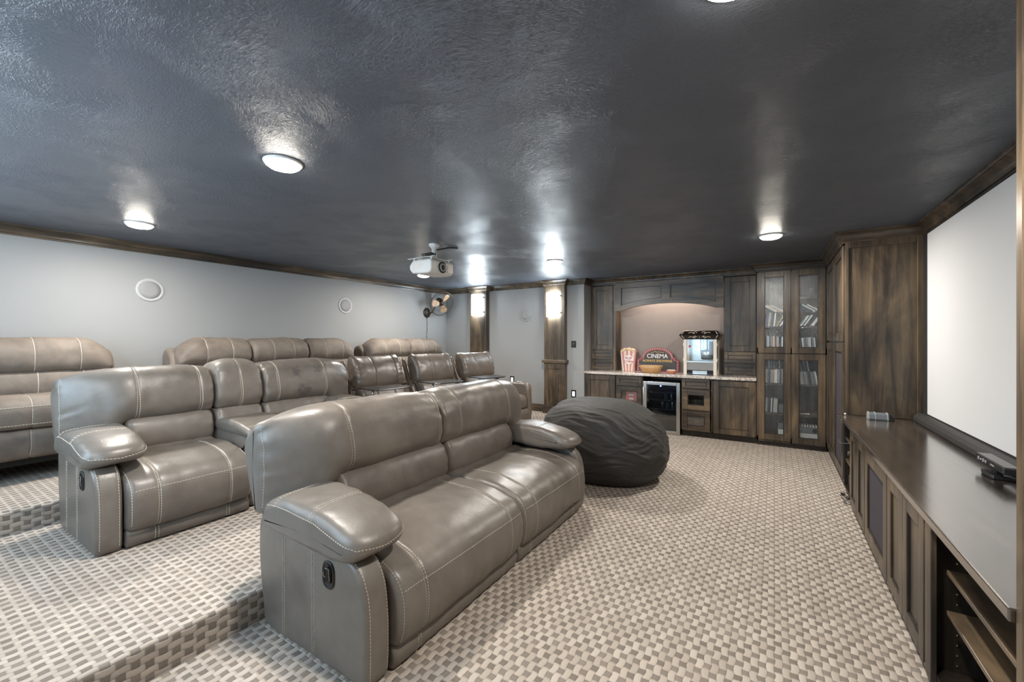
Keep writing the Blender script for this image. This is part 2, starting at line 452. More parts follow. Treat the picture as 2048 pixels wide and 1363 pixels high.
def stitches(mb, paths, dash=0.009, gap=0.0055, r=0.0015, lift=0.0006):
    """dashed thread laid on the surface of mb along each rough path"""
    bv = BVHTree.FromPolygons([tuple(v) for v in mb.v], mb.f)
    out = MB()
    for path in paths:
        pts = []
        for a, b in zip(path, path[1:]):
            a = Vector(a); b = Vector(b); n = max(1, int((b - a).length / 0.012))
            for i in range(n): pts.append(a.lerp(b, i / n))
        pts.append(Vector(path[-1]))
        sn = []
        for p in pts:
            h = bv.find_nearest(p)
            if h[0] is None: continue
            nn = h[1]
            if nn.dot(p - h[0]) < 0 and (p - h[0]).length > 1e-5: nn = -nn if (p - h[0]).dot(nn) < -1e-4 else nn
            sn.append((h[0], nn))
        if len(sn) < 2: continue
        L = [0.0]
        for (a, _), (b, _) in zip(sn, sn[1:]): L.append(L[-1] + (b - a).length)
        def at(d):
            lo = 0
            for i in range(len(L) - 1):
                if L[i + 1] >= d: lo = i; break
            else: lo = len(L) - 2
            t = (d - L[lo]) / max(1e-9, L[lo + 1] - L[lo])
            return sn[lo][0].lerp(sn[lo + 1][0], t), sn[lo][1]
        d = 0.0
        while d + dash < L[-1]:
            (a, na), (b, nb) = at(d), at(d + dash)
            t = (b - a)
            if t.length > 1e-5:
                t.normalize(); s_ = t.cross(na).normalized() * r; u = na * r
                c0 = a + na * lift; c1 = b + na * lift
                out.add([c0 + s_ - u, c0 + s_ * 0.7 + u, c0 - s_ * 0.7 + u, c0 - s_ - u, c1 + s_ - u, c1 + s_ * 0.7 + u, c1 - s_ * 0.7 + u, c1 - s_ - u],
                        [(0, 1, 2, 3), (7, 6, 5, 4), (0, 4, 5, 1), (1, 5, 6, 2), (2, 6, 7, 3), (3, 7, 4, 0)])
            d += dash + gap
    return out

def sew(o, mb, mat):
    """thread is surface pattern: it goes into the cushion's own mesh as a second material"""
    if not mb.v: return
    me = o.data; org = WORLD[o.name]
    bm = bmesh.new(); bm.from_mesh(me); me.materials.append(MATS[mat])
    vs = [bm.verts.new(v - org) for v in mb.v]
    for f in mb.f:
        q = bm.faces.new([vs[i] for i in f]); q.material_index = 1
    bm.to_mesh(me); bm.free()

def ring(prof, y, origin, cond):
    P = catmull(prof(y) if callable(prof) else prof, 90)
    keep = [p for p in P if cond(p.x, p.y)]
    # order along the kept arc
    idx = [i for i, p in enumerate(P) if cond(p.x, p.y)]
    cut = 0
    for j in range(1, len(idx)):
        if idx[j] != idx[j - 1] + 1: cut = j
    keep = keep[cut:] + keep[:cut]
    return [(p.x + origin[0], y + origin[1], p.y + origin[2]) for p in keep]

# ---------------------------------------------------------------- room shell
XL, YF, YN, XR = -5.74, 6.53, -0.45, 1.13
S1, S2, ST = -2.22, -4.23, 0.155
struct(B(S1 - 0.02, 1.4, YN - 0.1, 7.3, -0.10, 0.0), 'floor', 'carpet')
def platform(name, x0, x1, z):
    # rounded carpeted nosing
    r = 0.022; prof = [(x0, z), (x1 - r, z)] + [(x1 - r + r * math.sin(a), z - r + r * math.cos(a)) for a in [math.pi / 2 * i / 5 for i in range(1, 6)]] + [(x1, z - ST - 0.02), (x0, z - ST - 0.02)]
    o = struct(MB().prism(prof, 1, YN - 0.1, YF + 0.02), name, 'carpet'); return o
platform('floor_middle', S2 - 0.03, S1, ST)
platform('floor_rear', XL - 0.1, S2, 2 * ST)
struct(B(XL - 0.2, 1.5, YN - 0.2, 7.4, H, H + 0.12), 'ceiling', 'ceiling')
struct(B(XL - 0.12, XL, YN - 0.1, YF + 0.1, -0.1, H), 'wall_left', 'wall')
struct(B(XL - 0.12, -2.70, YF, YF + 0.70, -0.1, H), 'wall_far', 'wall')
struct(B(-2.72, 1.3, 7.12, 7.24, -0.1, H), 'wall_alcove', 'taupe_wall')
struct(B(XR, XR + 0.12, YN - 0.1, 7.2, -0.1, H), 'wall_right', 'wall')
WIN = [(-4.46, -3.46), (-2.70, -1.60)]; WZ0, WZ1 = 0.95, 2.12
m = B(XL - 0.12, WIN[0][0], YN - 0.12, YN, -0.1, H).box(WIN[0][1], WIN[1][0], YN - 0.12, YN, -0.1, H).box(WIN[1][1], 1.3, YN - 0.12, YN, -0.1, H)
for (a, b) in WIN: m.box(a, b, YN - 0.12, YN, -0.1, WZ0).box(a, b, YN - 0.12, YN, WZ1, H)
struct(m, 'wall_near', 'wall')
for i, (a, b) in enumerate(WIN):
    c = (a + b) / 2
    wf = struct(B(a - 0.06, a + 0.03, YN - 0.10, YN + 0.012, WZ0 - 0.06, WZ1 + 0.06).box(b - 0.03, b + 0.06, YN - 0.10, YN + 0.012, WZ0 - 0.06, WZ1 + 0.06).box(a + 0.03, b - 0.03, YN - 0.10, YN + 0.012, WZ1 - 0.03, WZ1 + 0.06).box(a + 0.03, b - 0.03, YN - 0.10, YN + 0.02, WZ0 - 0.06, WZ0 + 0.03).box(c - 0.015, c + 0.015, YN - 0.09, YN - 0.05, WZ0, WZ1), 'window_%d' % (i + 1), 'wood_v')
    B(a + 0.02, b - 0.02, YN - 0.085, YN - 0.078, WZ0 + 0.02, WZ1 - 0.02).build('pane', 'daylit_pane', wf)

def crown_sweep(path, name, proj=0.07, hgt=0.095, mat='wood_x'):
    """cove crown moulding with mitred corners; the room is to the right of the walking direction"""
    prof = [(0.0, H - hgt), (0.010, H - hgt), (0.012, H - hgt + 0.014), (0.022, H - hgt + 0.020)]
    for i in range(7):
        a = math.pi / 2 * i / 6
        prof.append((0.022 + (proj - 0.032) * (1 - math.cos(a)), H - hgt + 0.022 + (hgt - 0.040) * math.sin(a)))
    prof += [(proj - 0.004, H - 0.016), (proj, H - 0.012), (proj, H), (0.0, H)]
    pts = [Vector(p) for p in path]; n = len(pts); vs = []
    for i, p in enumerate(pts):
        def nrm(a, b):
            t = (b - a).normalized(); return Vector((t.y, -t.x))
        if i == 0: m = nrm(pts[0], pts[1])
        elif i == n - 1: m = nrm(pts[-2], pts[-1])
        else:
            n0, n1 = nrm(pts[i - 1], p), nrm(p, pts[i + 1]); m = (n0 + n1) / (1 + n0.dot(n1))
        vs += [(p.x + m.x * o_, p.y + m.y * o_, z) for (o_, z) in prof]
    k = len(prof); fs = []
    for i in range(n - 1):
        for j in range(k): fs.append((i * k + j, i * k + (j + 1) % k, (i + 1) * k + (j + 1) % k, (i + 1) * k + j))
    fs += [tuple(range(k)), tuple((n - 1) * k + j for j in range(k))]
    return struct(MB().add(vs, fs), name, mat)
P1, P2 = (-5.035, -4.645), (-3.395, -3.01)
PF = YF - 0.11
crown_sweep([(XL, YN), (XL, YF), (P1[0], YF), (P1[0], PF), (P1[1], PF), (P1[1], YF), (P2[0], YF), (P2[0], PF), (P2[1], PF), (P2[1], YF), (-2.70, YF), (-2.70, 6.84), (-0.205, 6.84), (-0.205, 6.56)], 'trim_1', mat='wood_y')
crown_sweep([(-0.205, 6.84), (-0.205, 6.57), (0.565, 6.57), (0.565, 5.06), (XR, 5.06), (XR, 1.643), (0.545, 1.643), (0.545, YN)], 'trim_2', proj=0.08, hgt=0.105)
struct(B(XL, P1[0], YF - 0.016, YF, 2 * ST, 2 * ST + 0.12).box(P1[1], P2[0], YF - 0.016, YF, ST, ST + 0.13).box(P2[1], -2.70, YF - 0.016, YF, ST, ST + 0.13), 'baseboard_far', 'wood_x', bevel=0.004)
struct(B(XL, XL + 0.016, YN, YF - 0.02, 2 * ST, 2 * ST + 0.12), 'baseboard_left', 'wood_y', bevel=0.004)

# pilasters with sconces
def pilaster(x0, x1, zb, label, far=True):
    yf, yw = (PF, YF) if far else (YN + 0.11, YN)
    s = -1 if far else 1
    t = thing('pilaster', label, 'pilaster', ((x0 + x1) / 2, yw, zb))
    def bb(a, b, c, d, e, f): return B(a, b, min(c, d), max(c, d), e, f)
    bb(x0, x1, yf, yw, 1.05, H - 0.001).build('upper_shaft', 'wood_v', t, bevel=0.003)
    bb(x0 - 0.035, x1 + 0.03, yf + s * 0.035, yw, 1.03, 1.085).build('ledge', 'wood_x', t, bevel=0.008)
    bb(x0 - 0.005, x1 + 0.005, yf + s * 0.004, yw, 1.0, 1.03).build('molding', 'wood_x', t, bevel=0.004)
    m = bb(x0, x0 + 0.075, yf, yw, zb + 0.13, 1.0); m.box(x1 - 0.075, x1, min(yf, yw), max(yf, yw), zb + 0.13, 1.0)
    m.box(x0 + 0.075, x1 - 0.075, min(yf, yw), max(yf, yw), 0.93, 1.0).box(x0 + 0.075, x1 - 0.075, min(yf, yw), max(yf, yw), zb + 0.13, zb + 0.20)
    m.build('lower_frame', 'wood_v', t, bevel=0.003)
    bb(x0 + 0.075, x1 - 0.075, yf - s * 0.016, yw, zb + 0.2, 0.93).build('lower_panel', 'wood_v', t)
    bb(x0 - 0.025, x1 + 0.025, yf + s * 0.025, yw, zb, zb + 0.13).build('plinth', 'wood_x', t, bevel=0.006)
    return t
def sconce(xc, z0, z1, yf, label, s=-1, wd=0.25):
    glow = 'sconce_glow' if s < 0 else 'sconce_glow_near'
    t = thing('wall_sconce', label, 'wall lamp', (xc, yf, (z0 + z1) / 2))
    n = 18; prof = []
    for i in range(n + 1):
        a = math.pi * i / n; prof.append((xc - wd / 2 * math.cos(a), yf + s * (0.012 + 0.085 * math.sin(a))))
    inner = [(xc + (p[0] - xc) * 0.93, yf + (p[1] - yf) * 0.93) for p in prof]
    MB().prism(prof + inner[::-1], 2, z0, z1).build('glass_shade', glow, t)
    B(xc - 0.05, xc + 0.05, min(yf, yf + s * 0.02), max(yf, yf + s * 0.02), (z0 + z1) / 2 - 0.09, (z0 + z1) / 2 + 0.09).build('back_plate', 'steel', t, bevel=0.003)
    for zz in (z0 + 0.06, z1 - 0.06): B(xc + wd / 2 - 0.004, xc + wd / 2 + 0.012, min(yf, yf + s * 0.03), max(yf, yf + s * 0.03), zz - 0.012, zz + 0.012).build('clip', 'steel', t, bevel=0.002)
    return t
pilaster(P1[0], P1[1], 2 * ST, 'dark wood pilaster nearest the wall fan, behind the recliners')
pilaster(P2[0], P2[1], ST, 'full-height dark wood pilaster left of the light switch')
sconce((P1[0] + P1[1]) / 2, 1.90, 2.30, PF, 'glowing white sconce on the pilaster nearest the wall fan')
sconce((P2[0] + P2[1]) / 2 - 0.01, 1.83, 2.24, PF, 'glowing white sconce on the full-height pilaster by the light switch')
pilaster(-5.0, -4.62, 2 * ST, 'dark wood pilaster on the near wall beside the rear seating', far=False)
pilaster(-3.30, -2.92, ST, 'dark wood pilaster on the near wall beside the middle sofa', far=False)
sconce(-4.81, 1.86, 2.27, YN + 0.11, 'white sconce on the near wall pilaster beside the rear seating', s=1)
sconce(-3.11, 1.86, 2.27, YN + 0.11, 'white sconce on the near wall pilaster beside the middle sofa', s=1)

# ceiling lamps
def lamp(x, y, label):
    t = thing('recessed_light', label, 'ceiling light', (x, y, H), 'recessed ceiling lights')
    MB().lathe([(0.080, 0.0), (0.103, 0.0), (0.104, -0.005), (0.099, -0.012), (0.092, -0.014), (0.086, -0.010), (0.080, -0.004)], (x, y, H), seg=40).build('trim_ring', 'white_plastic', t, smooth=True)
    MB().lathe([(0.091, -0.008), (0.090, -0.020), (0.074, -0.032), (0.044, -0.039), (0.002, -0.041)], (x, y, H), seg=32).build('diffuser', 'lamp_glow', t, smooth=True)
    ld = bpy.data.lights.new('lamp_light', 'AREA'); ld.shape = 'DISK'; ld.size = 0.14; ld.energy = SPOT_W; ld.color = SPOT_COL
    lo = bpy.data.objects.new('lamp_light', ld); COL.objects.link(lo); lo.parent = t; lo.location = (0, 0, -0.050)
lamp(-2.40, 1.32, 'large bright recessed ceiling light above the front sofa')
lamp(-4.74, 1.34, 'bright recessed ceiling light nearest the speaker on the long wall')
lamp(-4.68, 4.79, 'bright recessed ceiling light just below the projector in view')
lamp(-2.41, 4.85, 'ceiling light glowing above the pilaster by the light switch')
lamp(-0.03, 4.80, 'ceiling light in front of the tall glass cabinet')
lamp(-0.09, 1.30, 'ceiling light nearest the camera, cut by the top edge')

# round wall speakers, plates
def wspeaker(c, ax, r, label):
    t = thing('wall_speaker', label, 'speaker', c, 'round in-wall speakers')
    MB().lathe([(r * 0.74, 0.0), (r, 0.0), (r, 0.004), (r * 0.97, 0.009), (r * 0.80, 0.010), (r * 0.76, 0.006)], c, ax, 48).build('bezel', 'bezel_grey' if r > 0.121 else 'wall', t, smooth=True)
    MB().lathe([(r * 0.78, 0.001), (r * 0.78, 0.006), (r * 0.4, 0.008), (0.001, 0.009)], c, ax, 40).build('grille', 'grille_grey', t, smooth=True)
wspeaker((XL, 1.71, 1.97), (1, 0, 0), 0.125, 'round white speaker in the long wall between the two left rear sofas')
wspeaker((XL, 4.14, 1.97), (1, 0, 0), 0.125, 'round white speaker in the long wall nearest the fan')
wspeaker((-3.84, YF, 1.88), (0, -1, 0), 0.12, 'round grey speaker on the far wall between the pilasters')
def plate(x, z, name, label, glow, w=0.075, h=0.12):
    t = thing(name, label, 'switch' if 'switch' in name else 'outlet', (x, YF, z))
    B(x - w / 2, x + w / 2, YF - 0.007, YF, z - h / 2, z + h / 2).build('face_plate', 'black_plastic', t, bevel=0.003)
    if glow: B(x - w * 0.24, x + w * 0.24, YF - 0.012, YF - 0.006, z - h * 0.32, z + h * 0.30).build('night_light', 'night_glow', t, bevel=0.002)
    else:
        MB().lathe([(0.017, 0), (0.017, 0.012), (0.012, 0.016)], (x, YF - 0.006, z), (0, -1, 0), 20).build('dial', 'charcoal', t, smooth=True)
plate(-2.887, 1.354, 'light_switch', 'dark switch plate on the wall right of the pilaster', False, 0.09, 0.115)
plate(-2.887, 0.512, 'wall_outlet', 'black outlet plate with white insert below the switch', True, 0.088, 0.13)
plate(-4.124, 0.69, 'wall_outlet', 'black outlet plate with white insert between the pilasters', True, 0.088, 0.13)
tag(B(-4.53, -4.43, YF - 0.05, YF, 0.60, 0.76).build('wall_box', 'black_plastic', bevel=0.006), 'small black box on the far wall behind the last recliner', 'box')

# ---------------------------------------------------------------- wood cabinets
def fbox(ax, mb, a0, a1, d0, d1, z0, z1):
    """box on a cabinet front: ax 'y' -> a is x, depth along -y ; ax 'x' -> a is y, depth along -x"""
    if ax == 'y': mb.box(a0, a1, d0, d1, z0, z1)
    else: mb.box(d0, d1, a0, a1, z0, z1)
    return mb
def door(parent, ax, a0, a1, z0, z1, face, name='door', fw=0.06, fill='wood_v', th=0.020, frame='wood_v', pname='panel', knob=None, inset=0.011):
    m = MB()
    fbox(ax, m, a0, a0 + fw, face - th, face, z0, z1); fbox(ax, m, a1 - fw, a1, face - th, face, z0, z1)
    fbox(ax, m, a0 + fw, a1 - fw, face - th, face, z0, z0 + fw); fbox(ax, m, a0 + fw, a1 - fw, face - th, face, z1 - fw, z1)
    d = m.build(name, frame, parent, bevel=0.0025, seg=1)
    e = 0.0015
    fbox(ax, MB(), a0 + fw - e, a1 - fw + e, face - th + inset, face - th + inset + 0.005, z0 + fw - e, z1 - fw + e).build(pname, fill, d)
    # thin bead round the panel
    m = MB(); q = 0.009
    for (p0, p1, r0, r1) in ((a0 + fw, a0 + fw + q, z0 + fw, z1 - fw), (a1 - fw - q, a1 - fw, z0 + fw, z1 - fw), (a0 + fw, a1 - fw, z0 + fw, z0 + fw + q), (a0 + fw, a1 - fw, z1 - fw - q, z1 - fw)):
        fbox(ax, m, p0, p1, face - th + inset * 0.45, face - th + inset + 0.001, r0, r1)
    m.build('bead', 'wood_dark', d)
    return d
BF = 6.58     # base cabinet carcass front
ZC = 0.865    # underside of worktop
def carcass(parent, x0, x1, y0, y1, z0, z1, toe=True, mat='wood_v', front=True, fr=0.02, hollow=False):
    m = MB()
    m.box(x0, x0 + 0.018, y0, y1, z0, z1).box(x1 - 0.018, x1, y0, y1, z0, z1).box(x0, x1, y1 - 0.012, y1, z0, z1)
    m.box(x0, x1, y0, y1, z0, z0 + 0.018).box(x0, x1, y0, y1, z1 - 0.018, z1)
    b = m.build('carcass', mat, parent, bevel=0.0015, seg=1)
    return b
def toekick(parent, x0, x1, z=0.09):
    B(x0, x1, BF + 0.05, BF + 0.07, 0.0, z).build('toe_kick', 'wood_dark', parent)

# base units
t = thing('base_cabinet', 'dark base cabinet at the alcove left end, beside the wall', 'cabinet', (-2.43, 6.85, 0))
carcass(t, -2.695, -2.175, BF, 7.1, 0.09, ZC); toekick(t, -2.695, -2.175); door(t, 'y', -2.69, -2.18, 0.10, ZC - 0.008, BF, fw=0.085)
t = thing('drawer_cabinet', 'drawer base cabinet with red bag showing, beside beverage cooler handle', 'cabinet', (-1.96, 6.85, 0))
carcass(t, -2.172, -1.742, BF, 7.1, 0.09, ZC); toekick(t, -2.172, -1.742)
door(t, 'y', -2.155, -1.755, 0.70, ZC - 0.008, BF, 'drawer', fw=0.05, frame='wood_x', fill='wood_x')
door(t, 'y', -2.155, -1.755, 0.385, 0.69, BF, 'drawer', fw=0.07, fill='glass_clear', pname='window', frame='wood_x')
door(t, 'y', -2.155, -1.755, 0.10, 0.375, BF, 'drawer', fw=0.07, fill='glass_clear', pname='window', frame='wood_x')
for (z0, z1) in ((0.37, 0.39), (0.69, 0.705)): B(-2.154, -1.76, BF + 0.01, 7.05, z0, z1).build('divider', 'wood_v', t)
# red snack bag seen through the window
bag = cushion([(-0.006, 0.0), (0.012, 0.05), (0.014, 0.13), (0.002, 0.21), (-0.010, 0.21), (-0.03, 0.12), (-0.028, 0.03)], -0.10, 0.10, 0.01, N=24, lump=0.008, seed=4)
bm_ = MB().add([(-1.935 + v.y, 6.665 - v.x, 0.395 + v.z) for v in bag.v], bag.f)
rb = bm_.build('snack_bag', 'bag_red', smooth=True); tag(rb, 'shiny red snack bag behind the drawer window', 'bag')
B(-1.985, -1.90, 6.635, 6.64, 0.535, 0.562).box(-1.975, -1.905, 6.635, 6.64, 0.475, 0.50).build('print', 'bag_print', rb)

t = thing('drawer_cabinet', 'drawer base cabinet with two glass windows, right of the cooler', 'cabinet', (-0.97, 6.85, 0))
carcass(t, -1.172, -0.752, BF, 7.1, 0.09, ZC); toekick(t, -1.172, -0.752)
door(t, 'y', -1.160, -0.785, 0.712, ZC - 0.008, BF, 'drawer', fw=0.045, frame='wood_x', fill='wood_x')
door(t, 'y', -1.160, -0.785, 0.395, 0.700, BF, 'drawer', fw=0.075, fill='glass_clear', pname='window', frame='wood_x')
door(t, 'y', -1.160, -0.785, 0.095, 0.385, BF, 'drawer', fw=0.070, fill='glass_clear', pname='window', frame='wood_x')
for (z0, z1) in ((0.38, 0.395), (0.69, 0.705)): B(-1.153, -0.772, BF + 0.01, 7.05, z0, z1).build('divider', 'wood_v', t)
for (z0, z1) in ((0.12, 0.24), (0.41, 0.54)): B(-1.153, -0.772, BF + 0.12, BF + 0.13, z0, z1).build('inner_front', 'wood_v', t)
t = thing('base_cabinet', 'wide single-door dark base cabinet beside the tall glass cabinet', 'cabinet', (-0.48, 6.85, 0))
carcass(t, -0.750, -0.208, BF, 7.1, 0.09, ZC); toekick(t, -0.750, -0.208); door(t, 'y', -0.742, -0.225, 0.095, ZC - 0.02, BF, fw=0.075)

# worktop
tag(B(-2.70, -0.205, 6.535, 7.12, ZC, 0.905).build('countertop', 'granite', bevel=0.006), 'speckled pale granite worktop along the alcove', 'countertop')

# beverage cooler
fx0, fx1, fz1, fy = -1.728, -1.188, 0.785, 6.55
t = thing('beverage_cooler', 'stainless glass-door beverage cooler under the granite worktop', 'fridge', ((fx0 + fx1) / 2, 6.8, 0))
m = B(fx0 + 0.01, fx0 + 0.035, fy + 0.05, 7.0, 0.02, fz1).box(fx1 - 0.035, fx1 - 0.01, fy + 0.05, 7.0, 0.02, fz1).box(fx0 + 0.01, fx1 - 0.01, 6.97, 7.0, 0.02, fz1)
m.box(fx0 + 0.01, fx1 - 0.01, fy + 0.05, 7.0, fz1 - 0.03, fz1).box(fx0 + 0.01, fx1 - 0.01, fy + 0.05, 7.0, 0.02, 0.06); m.build('cabinet_body', 'charcoal', t)
m = B(fx0, fx0 + 0.052, fy, fy + 0.04, 0.004, fz1).box(fx1 - 0.052, fx1, fy, fy + 0.04, 0.004, fz1).box(fx0 + 0.052, fx1 - 0.052, fy, fy + 0.04, 0.004, 0.055).box(fx0 + 0.052, fx1 - 0.052, fy, fy + 0.04, fz1 - 0.045, fz1)
dr = m.build('door_frame', 'steel', t, bevel=0.004)
B(fx0 + 0.05, fx1 - 0.05, fy + 0.012, fy + 0.02, 0.05, fz1 - 0.04).build('glass_pane', 'glass_smoked', dr)
MB().tube([(fx0 + 0.012, fy, 0.70), (fx0 + 0.012, fy - 0.035, 0.69), (fx0 + 0.012, fy - 0.035, 0.36), (fx0 + 0.012, fy, 0.35)], 0.008).build('handle', 'white_plastic', dr, smooth=True)
for zz in (0.22, 0.36, 0.50, 0.615):
    m = B(fx0 + 0.04, fx1 - 0.04, fy + 0.09, fy + 0.10, zz - 0.004, zz + 0.004)
    for i in range(12): m.box(fx0 + 0.06 + i * 0.036, fx0 + 0.064 + i * 0.036, fy + 0.09, 6.95, zz - 0.002, zz + 0.002)
    m.build('wire_shelf', 'steel', t)
MB().lathe([(0.010, 0), (0.010, 0.006), (0.004, 0.010)], ((fx0 + fx1) / 2 - 0.02, fy + 0.06, fz1 - 0.065), (0, -1, 0), 16).build('indicator_light', 'led_blue', t)
B(fx0 + 0.06, fx0 + 0.16, fy + 0.06, fy + 0.065, fz1 - 0.066, fz1 - 0.058).build('badge', 'white_plastic', t)
ld = bpy.data.lights.new('cooler_led', 'POINT'); ld.energy = 0.25; ld.color = (0.25, 0.4, 1.0); ld.shadow_soft_size = 0.02
lo = bpy.data.objects.new('cooler_led', ld); COL.objects.link(lo); lo.parent = t; lo.location = (-0.02, fy + 0.10 - 6.8, fz1 - 0.075)
for i, (bx_, bz_, hh) in enumerate([(-1.40, 0.364, 0.10), (-1.33, 0.364, 0.11), (-1.27, 0.364, 0.10), (-1.48, 0.364, 0.10), (-1.42, 0.504, 0.09), (-1.34, 0.504, 0.09)]):
    o = MB().lathe([(0.026, 0.0), (0.029, 0.006), (0.029, hh - 0.01), (0.024, hh), (0.022, hh)], (bx_, fy + 0.16 + 0.03 * (i % 2), bz_), seg=16).build('drink_can', 'steel' if i % 2 else 'device_grey', smooth=True)
    tag(o, 'metal drink can on a wire shelf inside the cooler', 'can', 'drink cans in the cooler')

# upper cabinets either side of the alcove
def upper(x0, x1, label, dx0, dx1):
    yf = 6.84
    t = thing('upper_cabinet', label, 'cabinet', ((x0 + x1) / 2, 7.0, 0.906))
    B(x0, x1, yf, 7.115, 0.906, H - 0.105).build('carcass', 'wood_v', t, bevel=0.002, seg=1)
    door(t, 'y', dx0, dx1, 1.262, 2.345, yf, fw=0.078)
    door(t, 'y', dx0, dx1, 1.095, 1.250, yf, 'drawer', fw=0.045, frame='wood_x', fill='wood_x')
    door(t, 'y', dx0, dx1, 0.93, 1.083, yf, 'drawer', fw=0.045, frame='wood_x', fill='wood_x')
upper(-2.695, -2.262, 'tall upper cabinet on the counter, by the striped box', -2.672, -2.305)
upper(-0.632, -0.206, 'tall upper cabinet on the counter, right of the popcorn machine', -0.622, -0.222)
# arched valance
t = thing('valance', 'arched two-panel wood valance spanning the alcove', 'valance', (-1.445, 6.8, 1.9))
vx0, vx1, vy = -2.262, -0.632, 6.80
def archz(x):
    u = (x - (vx0 + vx1) / 2) / ((vx1 - vx0) / 2 - 0.10)
    return 1.905 if abs(u) >= 1 else 1.905 + 0.10 * (math.sqrt(1.35 ** 2 - u * u) - math.sqrt(1.35 ** 2 - 1)) / (1.35 - math.sqrt(1.35 ** 2 - 1))
xs = [vx0 + (vx1 - vx0) * i / 48 for i in range(49)]
MB().prism([(x, archz(x)) for x in xs] + [(vx1, H - 0.09), (vx0, H - 0.09)], 1, vy + 0.008, vy + 0.04).build('board', 'wood_x', t)
m = MB(); pan = [(-2.160, -1.510), (-1.382, -0.732)]; pz = 2.292
def apz(x): return archz(x) + 0.082
segs = [(vx0, pan[0][0]), (pan[0][1], pan[1][0]), (pan[1][1], vx1)]
for (a, b) in segs:
    xx = [a + (b - a) * i / 8 for i in range(9)]
    m.prism([(x, archz(x)) for x in xs if 0] + [(x, archz(x)) for x in xx] + [(b, H - 0.09), (a, H - 0.09)], 1, vy - 0.012, vy + 0.008)
for (a, b) in pan:
    m.box(a, b, vy - 0.012, vy + 0.008, pz, H - 0.09)
    xx = [a + (b - a) * i / 16 for i in range(17)]
    m.prism([(x, archz(x)) for x in xx] + [(x, apz(x)) for x in xx[::-1]], 1, vy - 0.012, vy + 0.008)
m.build('face_frame', 'wood_x', t)
for (a, b) in pan:
    xx = [a + (b - a) * i / 16 for i in range(17)]; q = 0.012; m = MB()
    m.prism([(x, apz(x)) for x in xx] + [(x, apz(x) + q) for x in xx[::-1]], 1, vy - 0.014, vy + 0.009)
    m.box(a, b, vy - 0.014, vy + 0.009, pz - q, pz).box(a, a + q, vy - 0.014, vy + 0.009, apz(a), pz).box(b - q, b, vy - 0.014, vy + 0.009, apz(b), pz)
    m.build('bead', 'wood_dark', t)
B(vx0 + 0.04, vx1 - 0.04, vy + 0.04, 7.11, H - 0.13, H - 0.10).build('soffit', 'wood_x', t)
ld = bpy.data.lights.new('valance_light', 'AREA'); ld.shape = 'RECTANGLE'; ld.size = 1.2; ld.size_y = 0.03; ld.energy = 11.0; ld.color = (1.0, 0.84, 0.72)
lo = bpy.data.objects.new('valance_light', ld); COL.objects.link(lo); lo.parent = t; lo.location = (0, 0.13, 0.40); lo.rotation_euler = (math.radians(14), 0, 0)

# tall glass-door media cabinet
tx0, tx1 = -0.203, 0.563
t = thing('media_cabinet', 'tall glass-door media cabinet full of disc cases', 'cabinet', (0.18, 6.85, 0))
m = B(tx0, tx0 + 0.02, BF, 7.1, 0.06, H - 0.10).box(tx1 - 0.02, tx1, BF, 7.1, 0.06, H - 0.10).box(tx0, tx1, 7.0, 7.02, 0.06, H - 0.10)
m.box(tx0, tx1, BF, 7.0, 0.06, 0.13).box(tx0, tx1, BF, 7.0, H - 0.12, H - 0.10).box(0.176, 0.196, BF, 7.0, 0.06, H - 0.1).box(tx0, tx1, BF, 7.0, 1.235, 1.325)
m.build('carcass', 'wood_v', t, bevel=0.0015, seg=1)
B(tx0, tx1, BF + 0.03, BF + 0.05, 0.0, 0.07).build('toe_kick', 'wood_dark', t)
for (z, a, b) in ((1.600, tx0, 0.18), (1.600, 0.19, tx1), (2.005, 0.19, tx1), (0.832, tx0, tx1), (0.435, tx0, tx1)):
    B(a + 0.02, b - 0.02, BF + 0.03, 7.0, z - 0.011, z + 0.011).build('shelf', 'wood_x', t, bevel=0.002, seg=1)
for (a0, a1, z0, z1) in ((-0.188, 0.180, 1.252, 2.345), (0.192, 0.548, 1.252, 2.345), (-0.188, 0.180, 0.09, 1.238), (0.192, 0.548, 0.075, 1.238)):
    door(t, 'y', a0, a1, z0, z1, BF, fw=0.075, fill='glass_rain', pname='glass_pane')

# disc cases
CW, CD, CH = 0.0145, 0.135, 0.19
case_mesh = []
for i, mt in enumerate(CASE_MATS):
    me = bpy.data.meshes.new('disc_case'); mb = B(-CW / 2, CW / 2, 0, CD, 0, CH)
    me.from_pydata([tuple(v) for v in mb.v], [], mb.f); me.materials.append(mt); case_mesh.append(me)
def cases(xs, z, y, label, group, tilt=0.0, h=1.0, wts=None, ry=None):
    for i, x in enumerate(xs):
        o = bpy.data.objects.new('disc_case', random.choices(case_mesh, weights=wts)[0]); COL.objects.link(o)
        o.location = (x, y + random.uniform(0, 0.006), z + (CW / 2 * abs(math.sin(tilt)))); o.rotation_euler = (0, tilt, 0)
        o.scale = (1, 1, h * random.uniform(0.94, 1.0)); tag(o, label, 'disc case', group)
def fr(a, b, p): return [a + p * i for i in range(int((b - a) / p) + 1)]
YC = BF + 0.07
A_, B_ = (-0.108, 0.118), (0.264, 0.474)
W1 = [3, 4, 1, 1, 2, 1, 4, 2]; W2 = [3, 2, 2, 1, 2, 3, 3, 2]; W3 = [5, 1, 3, 1, 3, 1, 2, 4]
g = 'disc cases upright on the middle shelf'
cases(fr(-0.145, 0.005, 0.0155), 1.612, YC, 'disc case leaning on the middle shelf behind the upper left glass door', g, 0.10, 0.98, W1)
cases(fr(0.025, 0.075, 0.0190), 1.612, YC, 'disc case leaning back on the middle shelf behind the upper left glass door', g, 0.52, 0.92, W1)
cases(fr(0.275, 0.36, 0.0195), 1.612, YC, 'disc case leaning on the middle shelf behind the upper right glass door', g, 0.55, 0.85, W1)
